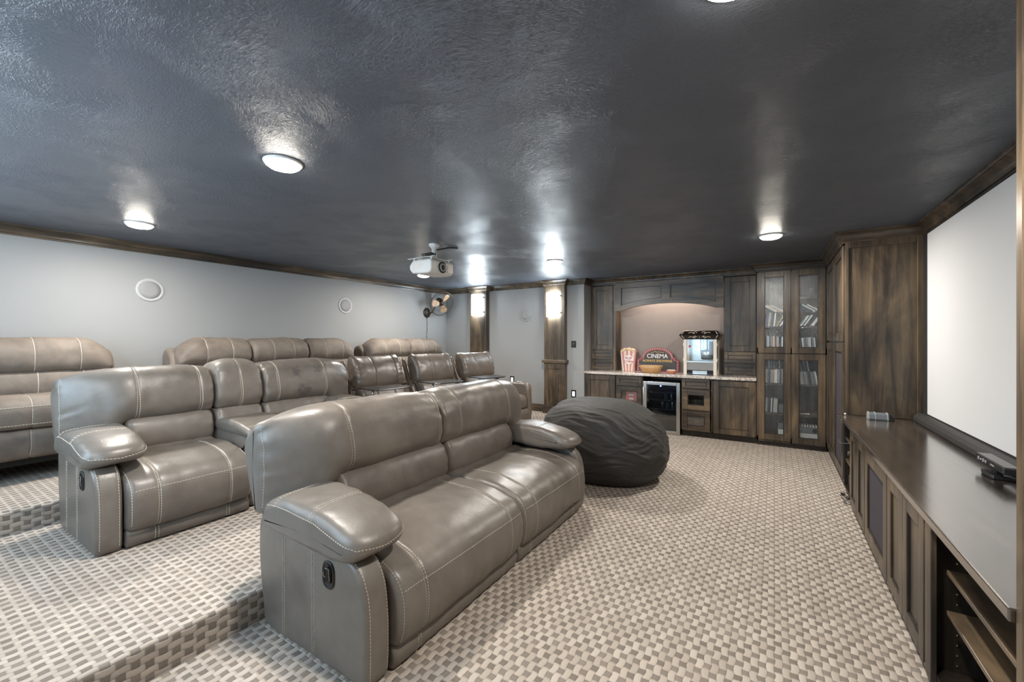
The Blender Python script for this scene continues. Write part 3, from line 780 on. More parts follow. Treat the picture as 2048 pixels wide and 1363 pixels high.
cases(fr(0.385, 0.44, 0.0190), 1.612, YC, 'disc case tilted right on the middle shelf behind the upper right glass door', g, 0.60, 0.85, W1)
g = 'disc cases heaped on top of the middle row'
cases(fr(-0.005, 0.135, 0.0285), 1.806, YC + 0.02, 'disc case lying aslant on top of the row, upper left glass door', g, -1.02, 0.9, W1)
cases(fr(0.365, 0.52, 0.0270), 1.795, YC + 0.02, 'disc case lying aslant on top of the row, upper right glass door', g, -0.98, 0.9, W1)
g = 'disc cases on the cabinet floor of the upper doors'
cases(fr(-0.115, 0.115, 0.0155), 1.327, YC, 'upright disc case at the bottom behind the upper left glass door', g, 0.0, 0.8, W2)
cases(fr(0.27, 0.46, 0.0160), 1.327, YC, 'upright disc case at the bottom behind the upper right glass door', g, -0.07, 0.72, W2)
g = 'disc cases on the top shelf of the lower doors'
cases(fr(-0.135, 0.125, 0.0155), 0.845, YC, 'upright disc case on the upper shelf behind the lower left glass door', g, 0.02, 1.0, W3)
cases(fr(0.245, 0.475, 0.0160), 0.845, YC, 'upright disc case on the upper shelf behind the lower right glass door', g, -0.14, 0.9, W3)
g = 'disc cases in the raised back row'
cases(fr(-0.06, 0.12, 0.0155), 0.96, YC + 0.16, 'disc case in the raised back row behind the lower left glass door', g, -0.05, 1.0, W3)
cases(fr(0.265, 0.40, 0.0160), 0.97, YC + 0.16, 'disc case in the raised back row behind the lower right glass door', g, -0.16, 1.0, W3)
B(-0.17, 0.17, YC + 0.15, YC + 0.32, 0.845, 0.958).box(0.205, 0.54, YC + 0.15, YC + 0.32, 0.845, 0.968).build('riser', 'wood_dark', t)
cases(fr(-0.115, 0.02, 0.0150), 0.447, YC, 'upright disc case on the lower shelf behind the lower left glass door', 'disc cases on the lower shelf', 0.05, 1.0, W1)
def carton(x0, x1, y0, y1, z0, z1, mat, label, name='carton', cat='box'):
    o = B(x0, x1, y0, y1, z0, z1).build(name, mat, bevel=0.003); return tag(o, label, cat)
c = carton(0.05, 0.165, YC, YC + 0.2, 0.447, 0.545, 'device_grey', 'grey electronics box beside the disc cases on the lower shelf')
c = carton(0.04, 0.165, YC, YC + 0.2, 0.131, 0.225, 'carton_white', 'white carton on the cabinet floor behind the lower left door')
c = carton(0.045, 0.165, YC, YC + 0.2, 0.226, 0.310, 'device_grey', 'grey carton stacked on the white one behind the lower left door')
c = carton(0.255, 0.50, YC - 0.02, YC + 0.2, 0.131, 0.205, 'carton_white', 'white carton with black print behind the lower right door')
m = MB()
for i in range(5): m.box(0.375 + i * 0.022, 0.390 + i * 0.022, YC - 0.0215, YC - 0.02, 0.140, 0.152)
m.build('print', 'black_matte', c)
c = tag(B(0.255, 0.495, YC - 0.01, YC + 0.2, 0.206, 0.290).build('disc_player', 'device_grey', bevel=0.004), 'grey player with a round dial on the white carton', 'player')
MB().lathe([(0.020, 0), (0.027, 0), (0.027, 0.006), (0.020, 0.006)], (0.44, YC - 0.01, 0.248), (0, -1, 0), 24).build('dial', 'black_plastic', c)
m = MB()
for i in range(7): m.box(0.27 + i * 0.030, 0.286 + i * 0.030, YC, YC + 0.15, 0.291, 0.312)
m.build('top_vent', 'carton_white', c)
tag(MB().tube([(0.255, YC, 0.457), (0.33, YC, 0.457), (0.335, YC, 0.459), (0.385, YC, 0.459)], [0.004, 0.004, 0.008, 0.008]).build('pen_tool', 'white_plastic', smooth=True), 'slim white stick lying on the shelf behind the lower right door', 'tool')

# corner cabinet: doors face the seats, plain end panel faces the camera
cx, cy0, cy1 = 0.575, 5.06, 6.56
t = thing('corner_cabinet', 'tall dark corner cabinet with a plain wood end panel above the console', 'cabinet', (0.85, 5.8, 0))
B(cx, XR - 0.002, cy0, cy1, 0.07, H - 0.10).build('carcass', 'wood_v', t, bevel=0.003, seg=1)
B(cx + 0.05, XR - 0.01, cy0 + 0.01, cy1, 0.0, 0.07).build('toe_kick', 'wood_dark', t)
m = B(cx - 0.002, cx + 0.022, cy0 - 0.012, cy0, 0.717, H - 0.10).box(XR - 0.055, XR - 0.004, cy0 - 0.012, cy0, 0.717, H - 0.10).box(cx + 0.022, XR - 0.055, cy0 - 0.012, cy0, H - 0.155, H - 0.10)
m.build('end_stile', 'wood_v', t, bevel=0.003)
B(cx + 0.022, XR - 0.055, cy0 - 0.007, cy0, 0.717, 0.727).build('scribe_molding', 'wood_x', t)
for (a, b) in ((5.09, 5.79), (5.81, 6.50)):
    door(t, 'x', a, b, 1.415, 2.335, cx, fw=0.085)
door(t, 'x', 5.09, 5.79, 0.085, 1.395, cx, fw=0.085, fill='purple_cloth')
door(t, 'x', 5.81, 6.50, 0.085, 1.395, cx, fw=0.085)

# near tall cabinet whose corner closes the right edge of the view
t = thing('tall_cabinet', 'tall wood cabinet cropped by the right edge of the photo', 'cabinet', (0.83, 1.0, 0))
B(0.562, XR - 0.002, 0.10, 1.643, 0.06, H - 0.10).build('carcass', 'wood_v', t, bevel=0.003)
B(0.60, XR - 0.01, 0.12, 1.63, 0.0, 0.06).build('toe_kick', 'wood_dark', t)
B(0.540, 0.5625, 1.604, 1.645, 0.06, H - 0.105).build('corner_stile', 'wood_v', t, bevel=0.006)
for (a, b) in ((0.13, 0.85), (0.865, 1.600)):
    door(t, 'x', a, b, 1.405, 2.335, 0.562, fw=0.085); door(t, 'x', a, b, 0.085, 1.395, 0.562, fw=0.085)

# ---------------------------------------------------------------- media console under the screen
KX, KT = 0.560, 0.675
tag(B(0.528, XR - 0.004, 1.648, 5.045, KT, 0.713).build('media_counter', 'wood_top', bevel=0.005), 'long dark wood console top below the projection screen', 'countertop')
def kunit(y0, y1, label, toe=True):
    t = thing('console_cabinet', label, 'cabinet', (0.84, (y0 + y1) / 2, 0))
    m = B(KX, XR - 0.005, y0, y0 + 0.02, 0.04, KT - 0.001).box(KX, XR - 0.005, y1 - 0.02, y1, 0.04, KT - 0.001).box(XR - 0.025, XR - 0.005, y0, y1, 0.04, KT - 0.001).box(KX, XR - 0.005, y0, y1, 0.04, 0.06)
    m.build('carcass', 'wood_dark' if not toe else 'wood_v', t)
    B(KX + 0.03, KX + 0.05, y0, y1, 0.0, 0.05).build('toe_kick', 'wood_dark', t)
    return t
t = kunit(1.652, 2.440, 'open shelf unit of the console at the photo corner', False)
B(KX - 0.018, KX + 0.002, 2.362, 2.440, 0.02, KT - 0.002).build('stile', 'wood_v', t, bevel=0.003)
for zz in (0.335, 0.497): B(KX + 0.025, XR - 0.03, 1.675, 2.345, zz - 0.009, zz + 0.009).build('shelf', 'wood_y', t, bevel=0.002)
m = MB()
for i in range(14): m.lathe([(0.0035, 0), (0.0035, 0.003), (0.001, 0.004)], (KX + 0.075, 2.419, 0.09 + i * 0.042), (0, -1, 0), 8)
m.build('shelf_pin', 'brass', t)
t = kunit(2.444, 3.140, 'two-door console cabinet beside the open shelf unit')
door(t, 'x', 2.452, 2.790, 0.045, KT - 0.006, KX, fw=0.072); door(t, 'x', 2.796, 3.132, 0.045, KT - 0.006, KX, fw=0.072)
t = kunit(3.146, 3.830, 'console cabinet with a purple cloth speaker door')
door(t, 'x', 3.154, 3.822, 0.045, KT - 0.006, KX, fw=0.085, fill='purple_cloth', pname='cloth_panel', inset=0.012)
t = kunit(3.836, 4.515, 'two-door console cabinet beside the equipment bay')
door(t, 'x', 3.844, 4.172, 0.045, KT - 0.006, KX, fw=0.07); door(t, 'x', 4.178, 4.507, 0.045, KT - 0.006, KX, fw=0.07)
t = kunit(4.521, 5.040, 'open equipment bay of the console at the corner cabinet', False)
for zz in (0.30, 0.50): B(KX + 0.01, XR - 0.03, 4.545, 5.015, zz - 0.009, zz + 0.009).build('shelf', 'wood_y', t, bevel=0.002)
r_ = thing('av_receiver', 'black receiver with a cyan display in the equipment bay', 'receiver', (0.78, 4.78, 0.31))
B(KX + 0.03, 0.98, 4.565, 5.0, 0.3095, 0.445).build('case', 'black_plastic', r_, bevel=0.004)
B(KX + 0.026, KX + 0.031, 4.60, 4.76, 0.375, 0.415).build('display', 'led_cyan', r_)
MB().lathe([(0.022, 0), (0.022, 0.015), (0.018, 0.018)], (KX + 0.03, 4.90, 0.38), (-1, 0, 0), 20).build('volume_knob', 'charcoal', r_)
tag(B(KX - 0.01, 0.9, 4.545, 4.61, 0.061, 0.285).build('power_unit', 'black_plastic', bevel=0.005), 'upright black box at the foot of the equipment bay', 'device')
tag(B(KX + 0.03, 0.9, 4.66, 5.0, 0.061, 0.16).build('game_console', 'charcoal', bevel=0.006), 'low dark device lying on the bay floor', 'device')
m = MB()
for q in range(3):
    pts = [(KX - 0.034 - 0.03 * math.sin(i * 0.9 + q) * (0 < i < 9), 4.60 + 0.012 * i + 0.05 * math.sin(i * 1.1 + q * 2), 0.012 + 0.008 * q + 0.055 * abs(math.sin(i * 0.5 + q))) for i in range(10)]
    m.tube(catmull(pts, 40, False), 0.0028, 6)
tag(m.build('cable_bundle', 'black_plastic', smooth=True), 'tangled black cables spilling from the equipment bay', 'cable')
tag(MB().tube(catmull([(0.515, 4.94, 0.50), (0.505, 4.92, 0.49), (0.50, 4.86, 0.492), (0.515, 4.76, 0.498), (0.54, 4.70, 0.512), (0.575, 4.67, 0.514)], 30, False), 0.0022, 6).build('equipment_cable', 'device_grey', smooth=True), 'thin grey cable looped out of the equipment bay', 'cable')

# screen
t = thing('projection_screen', 'large white projection screen with black border', 'screen', (XR - 0.02, 3.35, 0.78))
B(XR - 0.030, XR - 0.001, 1.70, 4.995, 0.76, H - 0.108).build('border', 'velvet_black', t, bevel=0.003)
B(XR - 0.033, XR - 0.030, 1.85, 4.862, 0.80, 2.328).build('screen_surface', 'screen_white', t)
sec = [(XR - 0.002, 0.715), (XR - 0.092, 0.715), (XR - 0.098, 0.73), (XR - 0.096, 0.755), (XR - 0.080, 0.777), (XR - 0.055, 0.788), (XR - 0.002, 0.79)]
MB().prism(sec, 1, 1.66, 4.985).build('bottom_rail', 'rail_black', t, bevel=0.004)

# motion sensor bar and charger on the console
t = thing('sensor_bar', 'black sensor bar with round lenses on a small base', 'sensor', (1.0, 3.2, 0.7135))
q0, q1 = Vector((0.958, 3.375)), Vector((0.955, 3.015))
m = B(0.955, 1.02, 3.03, 3.375, 0.762, 0.797); m.build('bar_body', 'black_plastic', t, bevel=0.006)
B(0.962, 1.016, 3.036, 3.369, 0.7965, 0.7985).build('top_plate', 'black_shine', t)
for i, (yy, rr) in enumerate(((3.315, 0.011), (3.285, 0.004), (3.255, 0.011), (3.225, 0.009))):
    MB().lathe([(rr, 0), (rr, 0.003), (rr * 0.5, 0.0045)], (0.9545, yy, 0.779), (-1, 0, 0), 18).build('lens', 'grille_grey' if i != 1 else 'white_plastic', t, smooth=True)
B(0.9535, 0.9555, 3.13, 3.175, 0.775, 0.783).build('logo', 'grille_grey', t)
MB().prism([(0.945, 3.26), (0.935, 3.20), (0.945, 3.12), (1.03, 3.11), (1.035, 3.27)], 2, 0.7135, 0.735).build('base', 'black_plastic', t, bevel=0.006)
B(0.975, 1.0, 3.17, 3.22, 0.733, 0.765).build('neck', 'black_plastic', t)
t = thing('controller_charger', 'grey controller charging dock by the wood end panel', 'charger', (0.80, 4.89, 0.7135))
pr = [(4.945, 0.7135), (4.855, 0.7135), (4.850, 0.725), (4.862, 0.762), (4.885, 0.778), (4.93, 0.775), (4.947, 0.75)]
MB().prism(pr, 0, 0.715, 0.845).build('dock_body', 'device_grey', t, bevel=0.006)
for (a0, a1) in ((0.711, 0.721), (0.757, 0.765), (0.838, 0.849)): MB().prism([(4.90 + (a - 4.90) * 1.04, 0.7135 + (b - 0.7135) * 1.07) for a, b in pr], 0, a0, a1).build('rib', 'grille_grey', t, bevel=0.002)
MB().prism([(0.848, 0.7135), (0.848, 0.778), (0.868, 0.768), (0.885, 0.74), (0.888, 0.7135)], 1, 4.853, 4.945).build('end_cap', 'black_plastic', t, bevel=0.005)
tag(MB().tube(catmull([(0.712, 4.90, 0.722), (0.66, 4.935, 0.718), (0.58, 5.0, 0.718), (0.52, 5.0, 0.719), (0.50, 4.99, 0.72), (0.512, 4.97, 0.71), (0.522, 4.95, 0.69), (0.535, 4.90, 0.64)], 40, False), 0.0025, 6).build('charger_cord', 'bronze', smooth=True), 'thin brown cord from the charging dock over the console edge', 'cord')
MB().lathe([(0.008, 0), (0.008, 0.018), (0.006, 0.022)], (0.562, 5.005, 0.7135), seg=12)
tag(MB().lathe([(0.008, 0), (0.008, 0.018), (0.006, 0.022)], (0.567, 5.02, 0.7135), seg=12).build('cord_clip', 'white_plastic', smooth=True), 'tiny white clip at the console corner', 'clip')

# ---------------------------------------------------------------- things on the granite counter
ZT = 0.9055
# striped popcorn box
t = thing('popcorn_box', 'red striped popcorn box ornament at the counter left end', 'ornament', (-2.085, 6.97, ZT))
bx = []
for i in range(9): bx.append((-0.095 - 0.032 * i / 8, 0.40 * i / 8 * 0.9))
top = [(-0.127, 0.345)]
poly = [(-0.098, 0.0), (0.098, 0.0), (0.132, 0.33)] + [(0.132 * math.cos(a), 0.33 + 0.062 * math.sin(a)) for a in [math.pi * i / 12 for i in range(1, 12)]] + [(-0.132, 0.33)]
MB().prism([(-2.085 + a, ZT + b) for a, b in poly], 1, 6.955, 7.01).build('box_front', 'box_stripes', t, bevel=0.003)
m = MB()
for i in range(60):
    a = random.uniform(0.02, math.pi - 0.02); rr = random.uniform(0.55, 1.0)
    m.lathe([(0.003, -0.012), (0.012, -0.006), (0.013, 0.004), (0.004, 0.012)], (-2.085 + 0.122 * math.cos(a) * rr, 6.95, ZT + 0.325 + 0.056 * math.sin(a) * rr), (random.uniform(-.5, .5), -1, random.uniform(-.5, .5)), 7)
pc = m.build('popcorn', 'popcorn_cream', t, smooth=True); pc['kind'] = 'stuff'
B(-2.175, -2.15, 6.93, 6.955, ZT, ZT + 0.04).build('side_tab', 'cream', t, bevel=0.004)
MB().lathe([(0.075, 0), (0.075, 0.003), (0.070, 0.004)], (-2.075, 6.954, ZT + 0.19), (0, -1, 0), 28).build('round_label', 'white_paint', t)
def text(s, x, y, z, size, mat, parent, name='lettering', sx=1.0, shear=0.0):
    cu = bpy.data.curves.new(name, 'FONT'); cu.body = s; cu.size = size; cu.align_x = 'CENTER'; cu.extrude = 0.0015; cu.offset = size * 0.012; cu.shear = shear
    cu.materials.append(MATS[mat]); o = bpy.data.objects.new(name, cu); COL.objects.link(o)
    bpy.context.view_layer.update()
    me = bpy.data.meshes.new_from_object(o.evaluated_get(bpy.context.evaluated_depsgraph_get()))
    bpy.data.objects.remove(o); me.transform(Matrix.Rotation(math.radians(90), 4, 'X') @ Matrix.Diagonal((sx, 1, 1, 1)))
    o = bpy.data.objects.new(name, me); COL.objects.link(o)
    o.parent = parent; o.location = Vector((x, y, z)) - WORLD[parent.name]
    return o
text('POP', -2.075, 6.948, ZT + 0.193, 0.062, 'red_paint', t); text('CORN', -2.075, 6.948, ZT + 0.142, 0.052, 'red_paint', t)
# cinema sign
t = thing('cinema_sign', 'arched dark red sign reading CINEMA ALWAYS SHOWING', 'sign', (-1.625, 7.02, ZT))
def signpoly(k, z0, zt):
    pts = [(-0.335 * k, z0), (0.335 * k, z0), (0.335 * k, 0.205 * k + z0 * (1 - k)), (0.285 * k, 0.205 * k), (0.285 * k, 0.235 * k), (0.245 * k, 0.235 * k)]
    arc = [(0.245 * k * math.cos(a), 0.235 * k + (zt - 0.235 * k) * math.sin(a)) for a in [math.pi * i / 20 for i in range(1, 20)]]
    return pts + arc + [(-0.245 * k, 0.235 * k), (-0.285 * k, 0.235 * k), (-0.285 * k, 0.205 * k), (-0.335 * k, 0.205 * k + z0 * (1 - k))]
SX = -1.625
MB().prism([(SX + a, ZT + b) for a, b in signpoly(1.0, 0.0, 0.40)], 1, 7.03, 7.06).build('board', 'sign_red', t, bevel=0.004)
MB().prism([(SX + a, ZT + b) for a, b in signpoly(0.87, 0.02, 0.352)], 1, 7.024, 7.032).build('face_panel', 'sign_dark', t)
m = MB()
for i in range(19):
    a = math.pi * (i + 0.5) / 19; m.lathe([(0.008, 0), (0.007, 0.004), (0.002, 0.006)], (SX + 0.232 * math.cos(a), 7.03, ZT + 0.225 + 0.153 * math.sin(a)), (0, -1, 0), 10)
for s_ in (-1, 1):
    for i in range(4): m.lathe([(0.008, 0), (0.007, 0.004), (0.002, 0.006)], (SX + s_ * 0.313, 7.03, ZT + 0.03 + i * 0.045), (0, -1, 0), 10)
m.build('marquee_bulb', 'ivory', t, smooth=True)
text('CINEMA', SX, 7.021, ZT + 0.225, 0.098, 'white_paint', t, sx=0.92)
text('ALWAYS SHOWING', SX, 7.021, ZT + 0.160, 0.056, 'yellow_paint', t, sx=0.93)
m = MB(); m.tube(catmull([(SX - 0.10, 7.022, ZT + 0.312), (SX - 0.06, 7.022, ZT + 0.318), (SX - 0.03, 7.022, ZT + 0.335), (SX - 0.01, 7.022, ZT + 0.318), (SX + 0.03, 7.022, ZT + 0.326), (SX + 0.06, 7.022, ZT + 0.316), (SX + 0.11, 7.022, ZT + 0.318)], 40, False), 0.003, 6)
m.build('flourish', 'yellow_paint', t, smooth=True)
# wooden bowl
def bowl(cx, cy, a, b, h, mat, name, label, cat, wall=0.012, square=2.6):
    V = []; F = []; n = 40; rings = [(0.62, 0.0), (0.70, 0.006), (0.86, h * 0.55), (1.0, h), (0.955, h), (0.80, h * 0.5), (0.60, 0.02), (0.02, 0.016)]
    for (s_, z) in rings:
        for i in range(n):
            t_ = 2 * math.pi * i / n; c_, d_ = math.cos(t_), math.sin(t_)
            V.append((cx + a * s_ * math.copysign(abs(c_) ** (2 / square), c_), cy + b * s_ * math.copysign(abs(d_) ** (2 / square), d_), ZT + z))
    for j in range(len(rings) - 1):
        for i in range(n): F.append((j * n + i, j * n + (i + 1) % n, (j + 1) * n + (i + 1) % n, (j + 1) * n + i))
    F += [tuple(range(n))[::-1], tuple((len(rings) - 1) * n + i for i in range(n))]
    return tag(MB().add(V, F).build(name, mat, smooth=True), label, cat)
bowl(-1.658, 6.74, 0.185, 0.10, 0.118, 'bowl_wood', 'wooden_bowl', 'long honey-coloured wooden bowl in front of the cinema sign', 'bowl')
bowl(-1.355, 6.78, 0.080, 0.06, 0.048, 'terracotta', 'snack_dish', 'small terracotta dish of pale pieces beside the wooden bowl', 'dish', square=2.0)
for i in range(6):
    o = MB().lathe([(0.002, -0.014), (0.014, -0.006), (0.016, 0.003), (0.010, 0.011), (0.001, 0.014)], (-1.40 + 0.018 * i, 6.77 + 0.02 * (i % 2), ZT + 0.048), seg=10).build('wrapped_candy', 'ivory', smooth=True)
    tag(o, 'pale sweet piled in the small terracotta dish', 'candy', 'sweets in the terracotta dish')
# popcorn machine
t = thing('popcorn_machine', 'ivory popcorn machine with black slanted roof and glass sides', 'popcorn machine', (-0.945, 6.86, ZT))
mx0, mx1, my0, my1 = -1.17, -0.715, 6.735, 7.02
m = MB()
for (x, y) in ((mx0, my0), (mx1 - 0.045, my0), (mx0, my1 - 0.03), (mx1 - 0.045, my1 - 0.03)): m.box(x, x + 0.045, y, y + 0.03, ZT, 1.44)
m.build('corner_post', 'ivory', t, bevel=0.003)
m = MB()
for zz in (1.13, 1.36):
    for x in (mx0 - 0.008, mx1 - 0.004): m.box(x, x + 0.012, my0 + 0.002, my0 + 0.025, zz - 0.022, zz + 0.022)
m.build('hinge', 'ivory', t, bevel=0.003)
B(mx0 + 0.045, mx1 - 0.045, my0 + 0.012, my1 - 0.01, ZT + 0.004, ZT + 0.07).build('base', 'black_shine', t, bevel=0.003)
B(-1.045, -0.845, my0 + 0.006, my0 + 0.013, ZT + 0.008, ZT + 0.062).build('drawer_plate', 'steel', t, bevel=0.002)
B(mx0 + 0.045, mx1 - 0.045, my0 + 0.014, my0 + 0.020, ZT + 0.07, ZT + 0.185).build('front_panel', 'grille_grey', t)
B(mx0 + 0.04, mx1 - 0.04, my0 + 0.008, my0 + 0.03, ZT + 0.185, ZT + 0.205).build('sill_rail', 'steel', t, bevel=0.002)
B(mx0 + 0.045, mx1 - 0.045, my0 + 0.016, my0 + 0.019, ZT + 0.205, 1.44).build('front_glass', 'glass_thin', t)
B(mx0 + 0.004, mx0 + 0.008, my0 + 0.03, my1 - 0.03, ZT + 0.07, 1.44).box(mx1 - 0.008, mx1 - 0.004, my0 + 0.03, my1 - 0.03, ZT + 0.07, 1.44).build('side_glass', 'glass_clear', t)
B(mx0 + 0.045, mx1 - 0.045, my1 - 0.012, my1 - 0.006, ZT + 0.07, 1.44).build('back_panel', 'steel', t)
MB().lathe([(0.06, 0.0), (0.085, 0.01), (0.09, 0.11), (0.086, 0.115), (0.086, 0.14), (0.02, 0.15)], (-0.86, 6.88, 1.13), seg=28).build('kettle', 'steel', t, smooth=True)
MB().tube([(-0.86, 6.88, 1.27), (-0.86, 6.88, 1.44)], 0.012).tube([(-0.95, 6.88, 1.22), (-0.95, 6.88, 1.44)], 0.006).build('kettle_rod', 'steel', t, smooth=True)
B(-0.83, -0.74, 6.80, 6.94, 1.20, 1.40).build('side_box', 'device_grey', t, bevel=0.004)
MB().lathe([(0.018, 0), (0.018, 0.002), (0.012, 0.003)], (-1.085, my0 + 0.016, 1.33), (0, -1, 0), 16).build('red_sticker', 'red_paint', t)
cxm = (mx0 + mx1) / 2; cym = (my0 + my1) / 2
def frame_ring(kx, ky, z): return [(cxm - kx, cym - ky, z), (cxm + kx, cym - ky, z), (cxm + kx, cym + ky, z), (cxm - kx, cym + ky, z)]
V = frame_ring(0.235, 0.15, 1.435) + frame_ring(0.285, 0.205, 1.502) + frame_ring(0.235, 0.155, 1.565)
F = [(0, 3, 2, 1), (8, 9, 10, 11)] + [(j * 4 + i, j * 4 + (i + 1) % 4, (j + 1) * 4 + (i + 1) % 4, (j + 1) * 4 + i) for j in range(2) for i in range(4)]
MB().add(V, F).build('roof', 'black_shine', t, bevel=0.004)
m = MB()
def on_roof(u, zf, lower):   # point on the sloped front faces
    k = zf
    if lower: return Vector((cxm + u, cym - 0.15 - 0.055 * k - 0.003, 1.435 + 0.067 * k))
    return Vector((cxm + u, cym - 0.205 + 0.05 * k - 0.003, 1.502 + 0.063 * k))
for lower in (True, False):
    for s_ in (-1, 1):
        m.tube(catmull([on_roof(s_ * u, z, lower) for (u, z) in ((0.03, .5), (0.06, .75), (0.09, .45), (0.06, .3), (0.12, .6), (0.15, .4))], 24, False), 0.003, 6)
        a, b = ((0.215, 0.15), (0.245, 0.85)) if lower else ((0.245, 0.15), (0.215, 0.85))
        m.tube([on_roof(s_ * a[0], a[1], lower), on_roof(s_ * b[0], b[1], lower)], 0.004, 6)
for u in (-0.06, 0.0, 0.06): m.tube([on_roof(u, 0.3, True), on_roof(u, 0.7, True)], 0.003, 6)
m.build('gold_ornament', 'cream', t, smooth=True)

# ---------------------------------------------------------------- projector and wall fan
t = thing('projector', 'white projector hung from the ceiling', 'projector', (-3.11, 3.295, 2.2))
px0, px1, py0, py1, pz0, pz1 = -3.262, -2.95, 3.124, 3.474, 2.118, 2.262
pr = [(px0 + 0.04, pz0 + 0.01), (px0, pz0 + 0.05), (px0, pz1 - 0.05), (px0 + 0.05, pz1), (px1 - 0.02, pz1), (px1, pz1 - 0.025), (px1, pz0 + 0.03), (px1 - 0.03, pz0), (px1 - 0.16, pz0)]
MB().prism(pr, 1, py0, py1).build('body', 'white_plastic', t, bevel=0.018, seg=3)
lc = (px1, 3.295, 2.188)
MB().lathe([(0.052, -0.004), (0.060, 0.0), (0.060, 0.006), (0.050, 0.008), (0.046, -0.001)], lc, (1, 0, 0), 36).build('lens_ring', 'black_plastic', t, smooth=True)
MB().lathe([(0.046, 0.0), (0.044, 0.014), (0.030, 0.016), (0.028, 0.006), (0.001, 0.004)], lc, (1, 0, 0), 32).build('lens', 'grille_grey', t, smooth=True)
MB().lathe([(0.026, 0.0), (0.022, 0.010), (0.001, 0.014)], lc, (1, 0, 0), 24).build('lens_glass', 'black_shine', t, smooth=True)
m = MB()
for i in range(9): m.box(-3.215, -3.10, py0 - 0.002, py0 + 0.002, 2.165 + i * 0.008, 2.169 + i * 0.008)
m.build('side_vent', 'ivory', t)
B(px1 - 0.004, px1 + 0.003, 3.375, 3.455, 2.145, 2.225).build('front_vent', 'ivory', t, bevel=0.003)
m = B(-3.31, -2.93, 3.15, 3.17, 2.285, 2.291).box(-3.31, -2.93, 3.42, 3.44, 2.285, 2.291).box(-3.16, -3.02, 3.15, 3.44, 2.287, 2.294)
for (x, y) in ((-3.22, 3.16), (-2.98, 3.16), (-3.22, 3.43), (-2.98, 3.43)): m.tube([(x, y, 2.255), (x, y, 2.287)], 0.009)
m.build('mount_bracket', 'white_plastic', t)
MB().tube([(-3.09, 3.32, 2.29), (-3.09, 3.32, H - 0.03)], 0.026, 16).lathe([(0.06, 0), (0.055, -0.02), (0.04, -0.035), (0.03, -0.05)], (-3.09, 3.32, H), seg=24).build('ceiling_mount', 'white_plastic', t, smooth=True)
m = MB()
for q in range(5):
    ph = q * 1.3
    m.tube(catmull([(-3.19 + 0.13 * i / 8 * 1.2, 3.26 + 0.035 * math.sin(i * 0.9 + ph), 2.31 + 0.035 * abs(math.sin(i * 0.8 + ph)) ) for i in range(9)], 40, False), 0.005, 6)
m.build('cable', 'black_plastic', t, smooth=True)
tag(MB().tube(catmull([(-3.10, 3.36, 2.40), (-3.07, 3.42, 2.42), (-3.03, 3.5, H - 0.012), (-2.98, 3.58, H - 0.008)], 20, False), 0.008, 6).build('ceiling_cable', 'black_plastic', smooth=True), 'short black cable from the projector mount to the ceiling', 'cable')

t = thing('wall_fan', 'bronze wall fan with wooden blades in the room corner', 'fan', (XL, 5.96, 1.96))
MB().lathe([(0.095, 0.0), (0.098, 0.008), (0.085, 0.022), (0.05, 0.040), (0.002, 0.046)], (XL, 5.96, 1.955), (1, 0, 0), 32).build('wall_plate', 'bronze', t, smooth=True)
fc = Vector((-5.47, 6.09, 2.135)); nrm = Vector((0.845, -0.246, -0.46)).normalized()
MB().tube(catmull([(XL + 0.03, 5.96, 1.955), (XL + 0.09, 5.975, 1.95), (XL + 0.13, 6.0, 2.0), fc - nrm * 0.13], 24, False), 0.014, 10).build('arm', 'bronze', t, smooth=True)
MB().lathe([(0.03, -0.16), (0.062, -0.14), (0.07, -0.09), (0.066, -0.05), (0.03, -0.035)], fc, nrm, 24).build('motor', 'bronze', t, smooth=True)
fa = nrm.orthogonal().normalized(); fb = nrm.cross(fa)
for kk in range(3):
    a0 = 0.35 + kk * 2 * math.pi / 3; d = fa * math.cos(a0) + fb * math.sin(a0); s_ = nrm.cross(d)
    outline = [(0.05, -0.022), (0.10, -0.055), (0.17, -0.072), (0.208, -0.055), (0.215, -0.01), (0.205, 0.045), (0.16, 0.066), (0.10, 0.045), (0.05, 0.022)]
    V = []
    for off in (-0.004, 0.004):
        for (r, w_) in outline: V.append(fc + d * r + s_ * w_ * 0.94 + nrm * (off + w_ * 0.34))
    n = len(outline)
    MB().add(V, [tuple(range(n))[::-1], tuple(range(n, 2 * n))] + [(i, (i + 1) % n, n + (i + 1) % n, n + i) for i in range(n)]).build('blade', 'blade_wood', t)
MB().lathe([(0.05, -0.035), (0.05, 0.012), (0.03, 0.025), (0.001, 0.03)], fc, nrm, 24).build('hub', 'bronze', t, smooth=True)
m = MB(); R = 0.245
def circ(r, h): return [fc + nrm * h + (fa * math.cos(2 * math.pi * i / 48) + fb * math.sin(2 * math.pi * i / 48)) * r for i in range(49)]
for (r, h, th) in ((R, 0.0, 0.0055), (R * 0.98, 0.05, 0.003), (0.16, 0.062, 0.0016), (0.16, -0.055, 0.0016), (0.085, 0.066, 0.002)): m.tube(circ(r, h), th, 6, False)
for i in range(40):
    a = 2 * math.pi * i / 40; d = fa * math.cos(a) + fb * math.sin(a)
    m.tube([fc + d * 0.04 + nrm * 0.066, fc + d * 0.16 + nrm * 0.062, fc + d * R * 0.98 + nrm * 0.05, fc + d * R, fc + d * 0.16 - nrm * 0.055, fc + d * 0.06 - nrm * 0.06], 0.0011, 4, False)
m.build('cage', 'bronze', t)
MB().tube(catmull([(XL + 0.012, 5.955, 1.86), (XL + 0.010, 5.962, 1.65), (XL + 0.012, 5.95, 1.5), (XL + 0.010, 5.968, 1.35), (XL + 0.012, 5.962, 1.10), (XL + 0.012, 5.96, 0.7)], 40, False), 0.005, 6).build('power_cord', 'charcoal', t, smooth=True)

